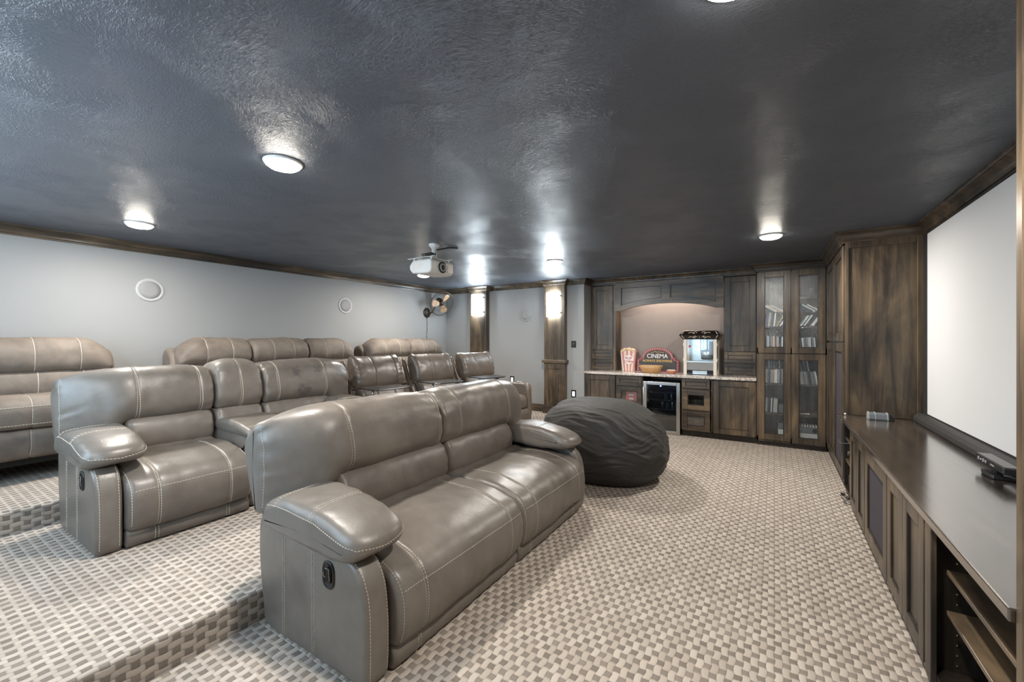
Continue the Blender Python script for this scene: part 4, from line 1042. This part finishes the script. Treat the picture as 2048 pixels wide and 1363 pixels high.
# ---------------------------------------------------------------- seating
def hstitch(xa, z, y0, y1, o, n=40):
    return [(xa + o[0], y0 + (y1 - y0) * i / n + o[1], z + o[2]) for i in range(n + 1)]

SEAT = [(-.62, .455), (-.50, .478), (-.36, .486), (-.22, .478), (-.10, .455), (-.01, .420), (.042, .362), (.060, .28), (.055, .19), (.030, .122), (-.02, .096), (-.10, .09), (-.36, .09), (-.62, .10)]
FOOT = [(-.58, .006), (-.30, .004), (-.04, .004), (.000, .012), (.014, .045), (.012, .085), (-.006, .110), (-.06, .118), (-.30, .116), (-.58, .116)]
LUMB = [(-.84, .44), (-.72, .42), (-.62, .43), (-.565, .49), (-.548, .565), (-.565, .645), (-.61, .705), (-.70, .725), (-.82, .70), (-.86, .57)]
def head_prof(lo):
    d = lo - 0.70
    return [(-.615, .70 + d), (-.572, .745 + d * .7), (-.556, .80 + d * .35), (-.566, .885), (-.600, .975), (-.655, 1.030), (-.74, 1.050), (-.86, 1.035), (-.940, .97), (-.955, .86), (-.91, .76 + d * .4), (-.80, .70 + d), (-.70, .69 + d)]
BACKP = [(-.60, .0), (-.76, .0), (-.80, .05), (-.825, .22), (-.865, .42), (-.935, .68), (-.985, .90), (-.965, .965), (-.90, .965), (-.80, .75), (-.70, .50), (-.60, .25)]
ARM = [(-.76, .004), (-.50, .002), (-.20, .002), (-.03, .003), (-.004, .03), (.004, .16), (.002, .28), (-.012, .38), (-.045, .455), (-.105, .505), (-.20, .525), (-.45, .54), (-.72, .555), (-.825, .53), (-.84, .40), (-.83, .26), (-.80, .10)]
PAD = [(-.745, .585), (-.725, .640), (-.64, .676), (-.50, .692), (-.34, .686), (-.18, .660), (-.06, .624), (-.015, .580), (-.03, .538), (-.12, .516), (-.32, .512), (-.55, .522), (-.72, .535)]

def seat_section(t, y0, y1, o, mat, stitch_mat='thread', wing=0, seed=0, dash=0.009, tall=0.0, headx=(0, 0), seam_off=0.155, console=False, gap=0.0055, tr=0.0015):
    """one place of the big leather sofas; wing = -1/+1 when the head cushion runs down over the near/far arm"""
    sa, sb = y0 + seam_off, y1 - seam_off
    two = [] if console else [sa - 0.008, sa + 0.008, sb - 0.008, sb + 0.008]
    sm = [] if console else [sa, sb]
    # head cushion
    h0, h1 = y0 + headx[0] + 0.004, y1 + headx[1] - 0.004
    def hp(y):
        lo = 0.70
        if wing == -1:
            k = min(1, max(0, (y0 + 0.20 - y) / 0.16)); lo -= 0.135 * k * k * (3 - 2 * k)
        if wing == 1:
            k = min(1, max(0, (y - (y1 - 0.20)) / 0.16)); lo -= 0.135 * k * k * (3 - 2 * k)
        k = 0.0
        if wing == -1: k = max(0, (h0 + 0.34 - y) / 0.34)
        if wing == 1: k = max(0, (y - (h1 - 0.34)) / 0.34)
        k = k ** 1.7
        return [(x + (-.87 - x) * (0.72 if wing < 0 else 0.34) * k if x > -.87 else x, z - (0.050 * k if z > .92 else 0)) for x, z in head_prof(lo)]
    hs = [y0 + 0.225 if wing == -1 else y0 + 0.12, y1 - 0.10 if wing != 1 else y1 - 0.225] if not console else [(y0 + y1) / 2]
    mb = cushion(hp, h0, h1, 0.034 if wing else 0.040, N=72, lump=0.006, wrinkle=0.0085 if not console else 0.011, wl=0.05, seams=hs, seed=seed, origin=o, crown=0.02 + tall, puff=0.004)
    hc = mb.build('head_cushion', mat, t, smooth=True)
    paths = []
    for s_ in hs:
        for d in (-0.009, 0.009): paths.append(ring(hp, s_ + d, o, lambda x, z: x > -.93 and z > .70))
    if wing:
        e = h0 + 0.012 if wing == -1 else h1 - 0.012
        paths.append(ring(hp(e), e - o[1] * 0, o, lambda x, z: x > -.80 and z > .58))
    sew(hc, stitches(mb, paths, dash, gap, tr), stitch_mat)
    # lumbar
    l0 = y0 + (0.16 if wing == -1 else 0.006); l1 = y1 - (0.16 if wing == 1 else 0.006)
    cushion(LUMB, l0, l1, 0.04, lump=0.006, wrinkle=0.004, wl=0.05, seed=seed + 1, origin=o, puff=0.006).build('lumbar_cushion', mat, t, smooth=True)
    if console:
        CP = [(-.62, .60), (-.56, .625), (-.40, .635), (-.20, .62), (-.06, .59), (-.03, .555), (-.06, .525), (-.30, .52), (-.60, .53)]
        CB = [(-.62, .01), (-.10, .01), (-.045, .03), (-.03, .25), (-.045, .50), (-.10, .53), (-.62, .53)]
        cushion(CB, y0 + 0.005, y1 - 0.005, 0.03, lump=0.003, seed=seed + 5, origin=o).build('console_box', mat, t, smooth=True)
        lid = cushion(CP, y0 + 0.0, y1 - 0.0, 0.035, lump=0.004, wrinkle=0.002, seed=seed + 6, origin=o); lo_ = lid.build('console_lid', mat, t, smooth=True)
        sew(lo_, stitches(lid, [hstitch(-.1, .65, y0 + 0.03, y1 - 0.03, o)], dash, gap, tr), stitch_mat)
        return
    # seat, flowing over the front edge
    mb = cushion(SEAT, y0 + 0.004, y1 - 0.004, 0.040, N=84, lump=0.006, wrinkle=0.0035, wl=0.05, seams=sm, seed=seed + 2, origin=o, puff=0.006, groove=0.005)
    st = mb.build('seat_cushion', mat, t, smooth=True)
    paths = []
    for y in two: paths.append(ring(SEAT, y, o, lambda x, z: x > -.50 and z > .105))
    paths.append(hstitch(.075, .362, y0 + 0.03, y1 - 0.03, o))
    for e in (y0 + 0.022, y1 - 0.022): paths.append(ring([(p[0] - 0.004, p[1] - 0.004) for p in SEAT], e, o, lambda x, z: x > -.12 and z > .12))
    sew(st, stitches(mb, paths, dash, gap, tr), stitch_mat)
    mb = cushion(FOOT, y0 + 0.006, y1 - 0.006, 0.02, lump=0.003, wrinkle=0.003, wl=0.06, seams=[sa, sb], seed=seed + 3, origin=o)
    ft = mb.build('footrest_panel', mat, t, smooth=True)
    sew(ft, stitches(mb, [ring(FOOT, y, o, lambda x, z: x > -.03 and z > .01 and z < .112) for y in two], dash, gap, tr), stitch_mat)

def sofa_arm(t, y0, y1, side, o, mat, seed, stitch_mat='thread', dash=0.009, gap=0.0055, tr=0.0015, lever=False, pin=0.055):
    """side -1: outer face looks to -y"""
    mb = cushion(ARM, y0, y1, 0.028, N=90, lump=0.0035, seed=seed, origin=o)
    pn = mb.build('arm_panel', mat, t, smooth=True)
    yo = y0 if side < 0 else y1
    paths = []
    for x in (-.60, -.36):
        for d in (-.008, .008): paths.append([(x + d + o[0], yo + side * 0.03 + o[1], z + o[2]) for z in (0.02, 0.12, 0.25, 0.4, 0.53)])
    fr_ = [(-.105, .505), (-.045, .455), (-.012, .38), (.002, .28), (.004, .16), (-.002, .03)]
    for yy in (y0 + 0.012, y1 - 0.012): paths.append([(x + 0.02 + o[0], yy + o[1], z + 0.005 + o[2]) for x, z in fr_])
    sew(pn, stitches(mb, paths, dash, gap, tr), stitch_mat)
    yc = (y0 + y1) / 2 + (0.050 if side < 0 else -pin)
    pw = 0.152
    mb = cushion(PAD, yc - pw, yc + pw, 0.042, N=72, lump=0.006, wrinkle=0.0035, wl=0.04, seed=seed + 2, origin=o, puff=0.004, seams=[])
    # round the outline in plan and droop the outer side a little
    for v in mb.v:
        u = (v.y - o[1] - yc) / pw; x = v.x - o[0]
        if x > -0.38: v.x = o[0] - 0.38 + (x + 0.38) * (1 - 0.16 * abs(u) ** 3)
        v.z -= 0.018 * max(0, u * side) ** 2
    pd = mb.build('arm_pad', mat, t, smooth=True)
    zs = lambda x: 0.652 - 0.085 * max(0, (x + .35)) / .35
    paths = []
    yl = yc + side * (pw + 0.02); yi = yc - side * (pw + 0.02)
    bd = [(-.72, yl), (-.5, yl), (-.3, yl), (-.12, yl), (-.03, yl - side * 0.03), (.02, yc), (-.03, yi + side * 0.03), (-.12, yi), (-.4, yi)]
    paths.append([(x + o[0], y + o[1], zs(x) + o[2]) for x, y in bd])
    for x in (-.62, -.33):
        for d in (-.008, .008): paths.append([(x + d + o[0], yc + side * k * pw + o[1], z + o[2]) for k, z in ((1.05, .64), (.8, .70), (.3, .75), (-.3, .75), (-.8, .70))])
    sew(pd, stitches(mb, paths, dash, gap, tr), stitch_mat)
    if lever:
        # recessed oval release handle on the outer face
        lx, lz = o[0] - 0.245, o[2] + 0.415; ly = yo + o[1]
        V = []; n = 28; F = []
        rings_ = [(0.040, 0.058, -0.002), (0.041, 0.060, 0.006), (0.034, 0.052, 0.008), (0.031, 0.048, 0.002), (0.012, 0.02, 0.001)]
        for (a, b, h) in rings_:
            for i in range(n):
                q = 2 * math.pi * i / n; c_, s_ = math.cos(q), math.sin(q)
                V.append((lx + a * math.copysign(abs(c_) ** .75, c_), ly + side * h, lz + b * math.copysign(abs(s_) ** .75, s_)))
        for j in range(len(rings_) - 1):
            for i in range(n): F.append((j * n + i, j * n + (i + 1) % n, (j + 1) * n + (i + 1) % n, (j + 1) * n + i))
        F.append(tuple((len(rings_) - 1) * n + i for i in range(n)))
        lv = MB().add(V, F).build('release_lever', 'black_plastic', t, smooth=True)
        a = min(ly + side * 0.001, ly + side * 0.009); b = max(ly + side * 0.001, ly + side * 0.009)
        B(lx - 0.010, lx + 0.018, a, b, lz - 0.034, lz + 0.030).build('lever_tongue', 'black_shine', lv, bevel=0.004)
        m = MB().tube([(lx - 0.012, ly + side * 0.011, lz + 0.028), (lx + 0.012, ly + side * 0.011, lz + 0.030), (lx + 0.018, ly + side * 0.011, lz - 0.02)], 0.0018, 6)
        m.tube([(lx - 0.028, ly + side * 0.009, lz + 0.008), (lx - 0.028, ly + side * 0.009, lz - 0.010), (lx - 0.014, ly + side * 0.010, lz - 0.012)], 0.0018, 6)
        m.build('lever_outline', 'grille_grey', lv, smooth=True)

# front sofa: two wide places
o = (-1.385, 0, 0)
t = thing('front_sofa', 'grey-brown leather two-seat reclining sofa nearest the camera', 'sofa', (-1.80, 2.26, 0))
cushion(BACKP, 1.13, 3.34, 0.03, lump=0.004, seed=2, origin=o).build('back_panel', 'leather_front', t, smooth=True)
seat_section(t, 1.225, 2.248, o, 'leather_front', wing=-1, seed=11, headx=(-.155, -.055))
seat_section(t, 2.252, 3.250, o, 'leather_front', wing=1, seed=21, headx=(-.055, .155))
sofa_arm(t, 1.095, 1.222, -1, o, 'leather_front', 31, lever=True)
sofa_arm(t, 3.253, 3.365, 1, o, 'leather_front', 41)
# middle sofa: place, console, place
o = (-3.325, 0, ST)
t = thing('middle_sofa', 'grey leather sofa with centre console on the middle step, scuffed far headrest', 'sofa', (-3.75, 1.83, ST))
cushion(BACKP, 0.78, 2.86, 0.03, lump=0.004, seed=3, origin=o).build('back_panel', 'leather_middle', t, smooth=True)
kw = dict(dash=0.012, gap=0.005, tr=0.0019)
seat_section(t, 0.868, 1.582, o, 'leather_middle', wing=-1, seed=51, headx=(-.150, 0), **kw)
seat_section(t, 1.590, 1.970, o, 'leather_middle', seed=61, tall=0.03, console=True, **kw)
seat_section(t, 1.978, 2.800, o, 'leather_middle', wing=1, seed=71, headx=(0, .125), tall=0.01, **kw)
sofa_arm(t, 0.740, 0.866, -1, o, 'leather_middle', 81, lever=True, **kw)
sofa_arm(t, 2.803, 2.880, 1, o, 'leather_middle', 91, pin=0.115, **kw)

# rear suede sofas against the long wall
RHEAD = [(-.40, .85), (-.355, .885), (-.335, .95), (-.35, 1.03), (-.41, 1.095), (-.50, 1.125), (-.60, 1.11), (-.67, 1.04), (-.69, .94), (-.64, .85), (-.52, .835)]
RLUMB = [(-.46, .61), (-.39, .63), (-.355, .70), (-.355, .78), (-.385, .845), (-.46, .875), (-.58, .86), (-.60, .72), (-.57, .61)]
RSEAT = [(-.46, .645), (-.32, .668), (-.16, .668), (-.05, .648), (.005, .605), (.014, .54), (.000, .46), (-.035, .428), (-.16, .42), (-.46, .43)]
RFOOT = [(-.44, .42), (-.10, .422), (-.045, .40), (-.028, .33), (-.035, .24), (-.065, .185), (-.12, .175), (-.44, .18)]
RBACK = [(-.46, .15), (-.70, .15), (-.73, .4), (-.755, .75), (-.755, .95), (-.70, 1.02), (-.60, 1.02), (-.50, .9), (-.46, .6)]
RARM = [(-.66, .14), (-.10, .14), (-.035, .17), (-.02, .40), (-.03, .62), (-.08, .70), (-.22, .735), (-.45, .75), (-.64, .78), (-.68, .5)]
def rear_sofa(name, label, y0, y1, n, seed, arms=(True, True), mat='suede_brown'):
    o = (-4.925, 0, 2 * ST)
    t = thing(name, label, 'sofa', (-5.30, (y0 + y1) / 2, 2 * ST))
    cushion(RBACK, y0 + 0.02, y1 - 0.02, 0.045, lump=0.004, seed=seed, origin=o).build('back_panel', mat, t, smooth=True)
    aw = 0.17
    a0 = y0 + (aw if arms[0] else 0); a1 = y1 - (aw if arms[1] else 0)
    hw0 = [y0 + 0.05 + (y1 - y0 - 0.10) * i / n for i in range(n + 1)]; sw = [a0 + (a1 - a0) * i / n for i in range(n + 1)]
    for i in range(n):
        h0, h1 = hw0[i] + 0.004, hw0[i + 1] - 0.004
        w_ = h1 - h0; seams = [h0 + w_ * 0.34, h1 - w_ * 0.30]
        def hp(y, i=i, h0=h0, h1=h1):
            k = 0.0
            if i == 0: k = max(k, max(0, (h0 + 0.22 - y) / 0.22))
            if i == n - 1: k = max(k, max(0, (y - (h1 - 0.22)) / 0.22))
            k = k * k
            return [(x - 0.03 * k, 0.84 + (z - 0.84) * (1 - 0.36 * k) - 0.03 * k) for x, z in RHEAD]
        mb = cushion(hp, h0, h1, 0.055, N=56, lump=0.010, wrinkle=0.005, wl=0.06, seams=seams, groove=0.004, seed=seed + i * 3, origin=o, puff=0.006, crown=0.012, step=0.025)
        hc = mb.build('head_cushion', mat, t, smooth=True)
        sew(hc, stitches(mb, [ring(hp, s_, o, lambda x, z: x > -.66 and z > .86) for s_ in seams], 0.016, 0.003, 0.0026), 'thread')
        mb = cushion(RLUMB, h0, h1, 0.05, N=44, lump=0.007, wrinkle=0.003, seed=seed + i * 3 + 1, origin=o, puff=0.006, step=0.03)
        lc_ = mb.build('lumbar_cushion', mat, t, smooth=True)
        sew(lc_, stitches(mb, [ring(RLUMB, s_ + 0.02, o, lambda x, z: x > -.42) for s_ in seams], 0.016, 0.003, 0.0026), 'thread')
        s0, s1 = sw[i] + 0.004, sw[i + 1] - 0.004; w_ = s1 - s0; ss = [s0 + w_ * 0.30, s1 - w_ * 0.28]
        mb = cushion(RSEAT, s0, s1, 0.035, N=52, lump=0.006, wrinkle=0.003, seams=ss, seed=seed + i * 3 + 2, origin=o, puff=0.005, step=0.03)
        sc_ = mb.build('seat_cushion', mat, t, smooth=True)
        sew(sc_, stitches(mb, [ring(RSEAT, y, o, lambda x, z: x > -.3 and z > .45) for y in ss] + [hstitch(.03, .605, s0 + .03, s1 - .03, o), hstitch(.02, .455, s0 + .03, s1 - .03, o)], 0.014, 0.004, 0.0024), 'thread')
        mb = cushion(RFOOT, s0, s1, 0.03, N=44, lump=0.005, seams=ss[:1], seed=seed + i * 3 + 4, origin=o, step=0.03)
        fc_ = mb.build('footrest_panel', mat, t, smooth=True)
        sew(fc_, stitches(mb, [ring(RFOOT, ss[0], o, lambda x, z: x > -.08 and .19 < z < .41)], 0.014, 0.004, 0.0024), 'thread')
    for k, (p, q) in enumerate(((y0, y0 + aw - 0.004), (y1 - aw + 0.004, y1))):
        if arms[k]: cushion(RARM, p, q, 0.05, N=50, lump=0.007, wrinkle=0.004, seed=seed + 20 + k, origin=o, puff=0.008, step=0.03).build('arm', mat, t, smooth=True)
    for (x, y) in ((-.16, y0 + 0.12), (-.16, y1 - 0.12), (-.62, y0 + 0.12), (-.62, y1 - 0.12)):
        MB().lathe([(0.028, 0.0), (0.030, 0.01), (0.030, 0.17)], (x + o[0], y, o[2]), seg=16).build('foot', 'black_plastic', t, smooth=True)
    B(o[0] - .62, o[0] - .16, y0 + 0.09, y1 - 0.09, o[2] + 0.12, o[2] + 0.175).build('underframe', 'black_matte', t)
    return t
rear_sofa('rear_sofa', 'brown suede sofa cropped by the left edge of the photo', -0.29, 1.37, 2, 101)
rear_sofa('rear_sofa', 'brown suede three-seat sofa in the middle of the long wall', 1.77, 4.04, 3, 131)
rear_sofa('rear_loveseat', 'brown suede loveseat under the wall fan', 4.21, 6.00, 2, 161)

# three brown power recliners, slightly fanned
def recliner(loc, rot, label, i, tray=True):
    t = thing('power_recliner', label, 'recliner', (0, 0, 0), 'brown recliners on the middle step')
    mat = 'leather_brown'; o = (0, 0, 0); hw = 0.290; aw = 0.104
    sp = [(-.60, .40), (-.45, .465), (-.25, .475), (-.08, .465), (-.01, .44), (.015, .38), (.012, .30), (-.02, .265), (-.10, .26), (-.60, .28)]
    fp = [(-.55, .06), (-.06, .055), (.010, .075), (.045, .13), (.045, .20), (.015, .255), (-.04, .265), (-.55, .265)]
    mb = cushion(sp, -hw, hw, 0.04, N=56, lump=0.005, wrinkle=0.003, seed=200 + i, puff=0.006, step=0.03); mb.build('seat_cushion', mat, t, smooth=True)
    cushion(fp, -hw - 0.02, hw + 0.02, 0.03, N=48, lump=0.004, seed=210 + i, step=0.03).build('footrest_panel', mat, t, smooth=True)
    lp = [(-.60, .40), (-.55, .44), (-.575, .54), (-.63, .64), (-.68, .705), (-.73, .73), (-.82, .74), (-.82, .66), (-.74, .50), (-.68, .41)]
    mb = cushion(lp, -hw - 0.005, hw + 0.005, 0.04, N=56, lump=0.006, wrinkle=0.004, seams=[-0.10, 0.14], seed=220 + i, puff=0.008, step=0.025)
    lc_ = mb.build('back_cushion', mat, t, smooth=True)
    sew(lc_, stitches(mb, [ring(lp, s_, o, lambda x, z: x > -.72 and z > .45) for s_ in (-0.10, 0.14)], 0.014, 0.002, 0.002), 'thread_dark')
    hp0 = [(-.74, .70), (-.695, .73), (-.68, .80), (-.70, .90), (-.755, 1.0), (-.82, 1.055), (-.88, 1.07), (-.935, 1.04), (-.95, .97), (-.91, .84), (-.84, .71)]
    def hp(y):
        k = max(0, (abs(y) - 0.20) / 0.16); k = min(1, k)
        return [(x + 0.015 * k * (z > .9), z + (0.045 * k * k if z > 1.0 else 0)) for x, z in hp0]
    mb = cushion(hp, -0.328, 0.328, 0.055, N=60, lump=0.007, wrinkle=0.007, wl=0.06, seams=[-0.08, 0.22], seed=230 + i, puff=0.004, step=0.02)
    hd = mb.build('headrest', mat, t, smooth=True)
    sew(hd, stitches(mb, [ring(hp, s_, o, lambda x, z: x > -.92 and z > .72) for s_ in (-0.08, 0.22)], 0.014, 0.002, 0.002), 'thread_dark')
    for s_ in (-1, 1):
        wp = [(-.62, .30), (-.70, .30), (-.80, .55), (-.93, .82), (-1.0, 1.0), (-.99, 1.02), (-.955, 1.01), (-.86, .82), (-.70, .55)]
        ya, yb = (0.325, 0.365) if s_ > 0 else (-0.365, -0.325)
        cushion(wp, ya, yb, 0.015, N=44, lump=0.002, seed=240 + i).build('back_wing', mat, t, smooth=True)
        ap = [(-.74, .03), (-.03, .03), (.0, .06), (.015, .30), (.005, .56), (-.03, .615), (-.10, .63), (-.40, .625), (-.66, .60), (-.76, .56), (-.78, .30)]
        a0, a1 = (hw + 0.005, hw + aw) if s_ > 0 else (-hw - aw, -hw - 0.005)
        cushion(ap, a0, a1, 0.035, N=56, lump=0.004, wrinkle=0.002, seed=250 + i, puff=0.004).build('arm', mat, t, smooth=True)
        MB().lathe([(0.036, 0.0), (0.044, 0.0), (0.044, 0.008), (0.036, 0.008), (0.034, 0.002), (0.001, 0.001)], (-.20, (a0 + a1) / 2, .632), seg=24).build('cup_holder', 'steel', t, smooth=True)
    m = B(-.70, -.05, -hw - 0.10, hw + 0.10, 0.0, 0.06); m.build('base_frame', 'black_matte', t)
    if tray:
        tp = MB().prism([(-.50, -.43), (-.46, -.10), (-.38, .04), (-.22, .06), (-.14, -.05), (-.14, -.40), (-.2, -.44)], 2, .735, .747)
        tt = tp.build('tray_table', 'black_plastic', t, bevel=0.004)
        MB().tube([(-.33, -.36, .628), (-.33, -.36, .736)], 0.009).build('tray_post', 'steel', tt, smooth=True)
    t.location = loc; t.rotation_euler = (0, 0, rot)
    return t
recliner((-3.32, 3.325, ST), math.radians(-6), 'brown leather power recliner next to the middle sofa', 1)
recliner((-3.22, 4.155, ST), math.radians(-8), 'brown leather power recliner between two others', 2)
recliner((-3.13, 5.01, ST), math.radians(-9.5), 'brown leather power recliner nearest the pilasters', 3)

# ---------------------------------------------------------------- bean bag
def beanbag():
    cx_, cy_ = -1.56, 4.29
    nu, nv = 300, 170; V = []; F = []
    rdir = Vector((0.845, 0.534)); fdir = Vector((-0.534, 0.845))
    for j in range(nv + 1):
        th = math.pi * j / nv
        for i in range(nu):
            ph = 2 * math.pi * i / nu
            d = Vector((math.sin(th) * math.cos(ph), math.sin(th) * math.sin(ph), math.cos(th)))
            side = Vector((math.cos(ph), math.sin(ph))).dot(rdir); back = Vector((math.cos(ph), math.sin(ph))).dot(fdir)
            s_ = math.sin(th); z = math.cos(th)
            ex = 0.80 - 0.26 * max(0, side) + 0.10 * max(0, -side)
            rr = 0.652 * (max(0, s_) ** ex)
            h = 0.34 + (0.46 * abs(z) ** 0.92 if z > 0 else -0.34 * min(1, (abs(z) * 1.3) ** 0.9))
            if z > -0.2: h += (0.03 * back - 0.045 * side) * (rr / 0.665) * min(1, (z + 0.2) * 2)
            rr *= 1 + 0.035 * math.cos(2 * ph + 0.6) + 0.02 * math.cos(3 * ph + 1.0)
            if h < 0.10: rr *= 0.92 + 0.08 * (max(0, h) / 0.10)
            p = Vector((rr * math.cos(ph), rr * math.sin(ph), h))
            fold = noise.noise(p * 2.2 + Vector((3, 1, 7))) * 0.026
            # long folds run along the slope on top, sideways round the middle
            sr, bk = p.x * 0.845 + p.y * 0.534, p.y * 0.845 - p.x * 0.534
            wob = noise.noise(p * 3.0 + Vector((4, 4, 1)))
            top = math.exp(-((th - 0.80) / 0.55) ** 2); mid = math.exp(-((h - 0.36) / 0.19) ** 2)
            def ridge(v, sharp=1.5): return max(0.0, 1 - 2.3 * abs(noise.noise(v))) ** sharp
            along = sr * 0.82 - p.z * 0.55; across = sr * 0.5 + p.z * 0.75 + bk * 0.55
            fold += 0.016 * top * (ridge(Vector((along * 2.2, across * 9.0 + wob * 1.1, bk * 1.5))) - 0.4)
            fold += 0.008 * top * (ridge(Vector((along * 4.0 + 7, across * 21.0 + wob * 2.0, bk * 3.0))) - 0.4)
            fold += 0.020 * mid * (ridge(Vector((ph * 1.5 + 3, h * 10.0 + wob * 1.6 + 0.5 * math.sin(ph * 2), 2.0))) - 0.35) * max(0.15, 0.5 + 1.1 * noise.noise(p * 2.3 + Vector((1, 8, 3))))
            fold += 0.009 * (ridge(Vector((ph * 3.0, h * 24.0 + wob * 3.0, 6.0))) - 0.35) * mid
            p += Vector((d.x, d.y, d.z * 0.8)) * fold
            p.z = max(0.002, p.z)
            V.append((cx_ + p.x, cy_ + p.y, p.z))
    for j in range(nv):
        for i in range(nu): F.append((j * nu + i, j * nu + (i + 1) % nu, (j + 1) * nu + (i + 1) % nu, (j + 1) * nu + i))
    o = MB().add(V, F).build('bean_bag', 'beanbag', smooth=True, origin=(cx_, cy_, 0))
    bm = bmesh.new(); bm.from_mesh(o.data); bmesh.ops.remove_doubles(bm, verts=bm.verts[:], dist=1e-5); bmesh.ops.recalc_face_normals(bm, faces=bm.faces[:]); bm.to_mesh(o.data); bm.free()
    tag(o, 'big black fabric bean bag on the carpet beside the front sofa', 'bean bag')
    bv = BVHTree.FromPolygons([tuple(v.co) for v in o.data.vertices], [tuple(p.vertices) for p in o.data.polygons])
    m = MB(); pts = []
    for i in range(97):
        ph = 2 * math.pi * i / 96; h = bv.find_nearest(Vector((0.80 * math.cos(ph), 0.80 * math.sin(ph), 0.11)))
        pts.append(Vector((cx_, cy_, 0)) + h[0])
    m.tube(pts, 0.005, 6, False); m.build('base_seam', 'beanbag', o, smooth=True)
beanbag()
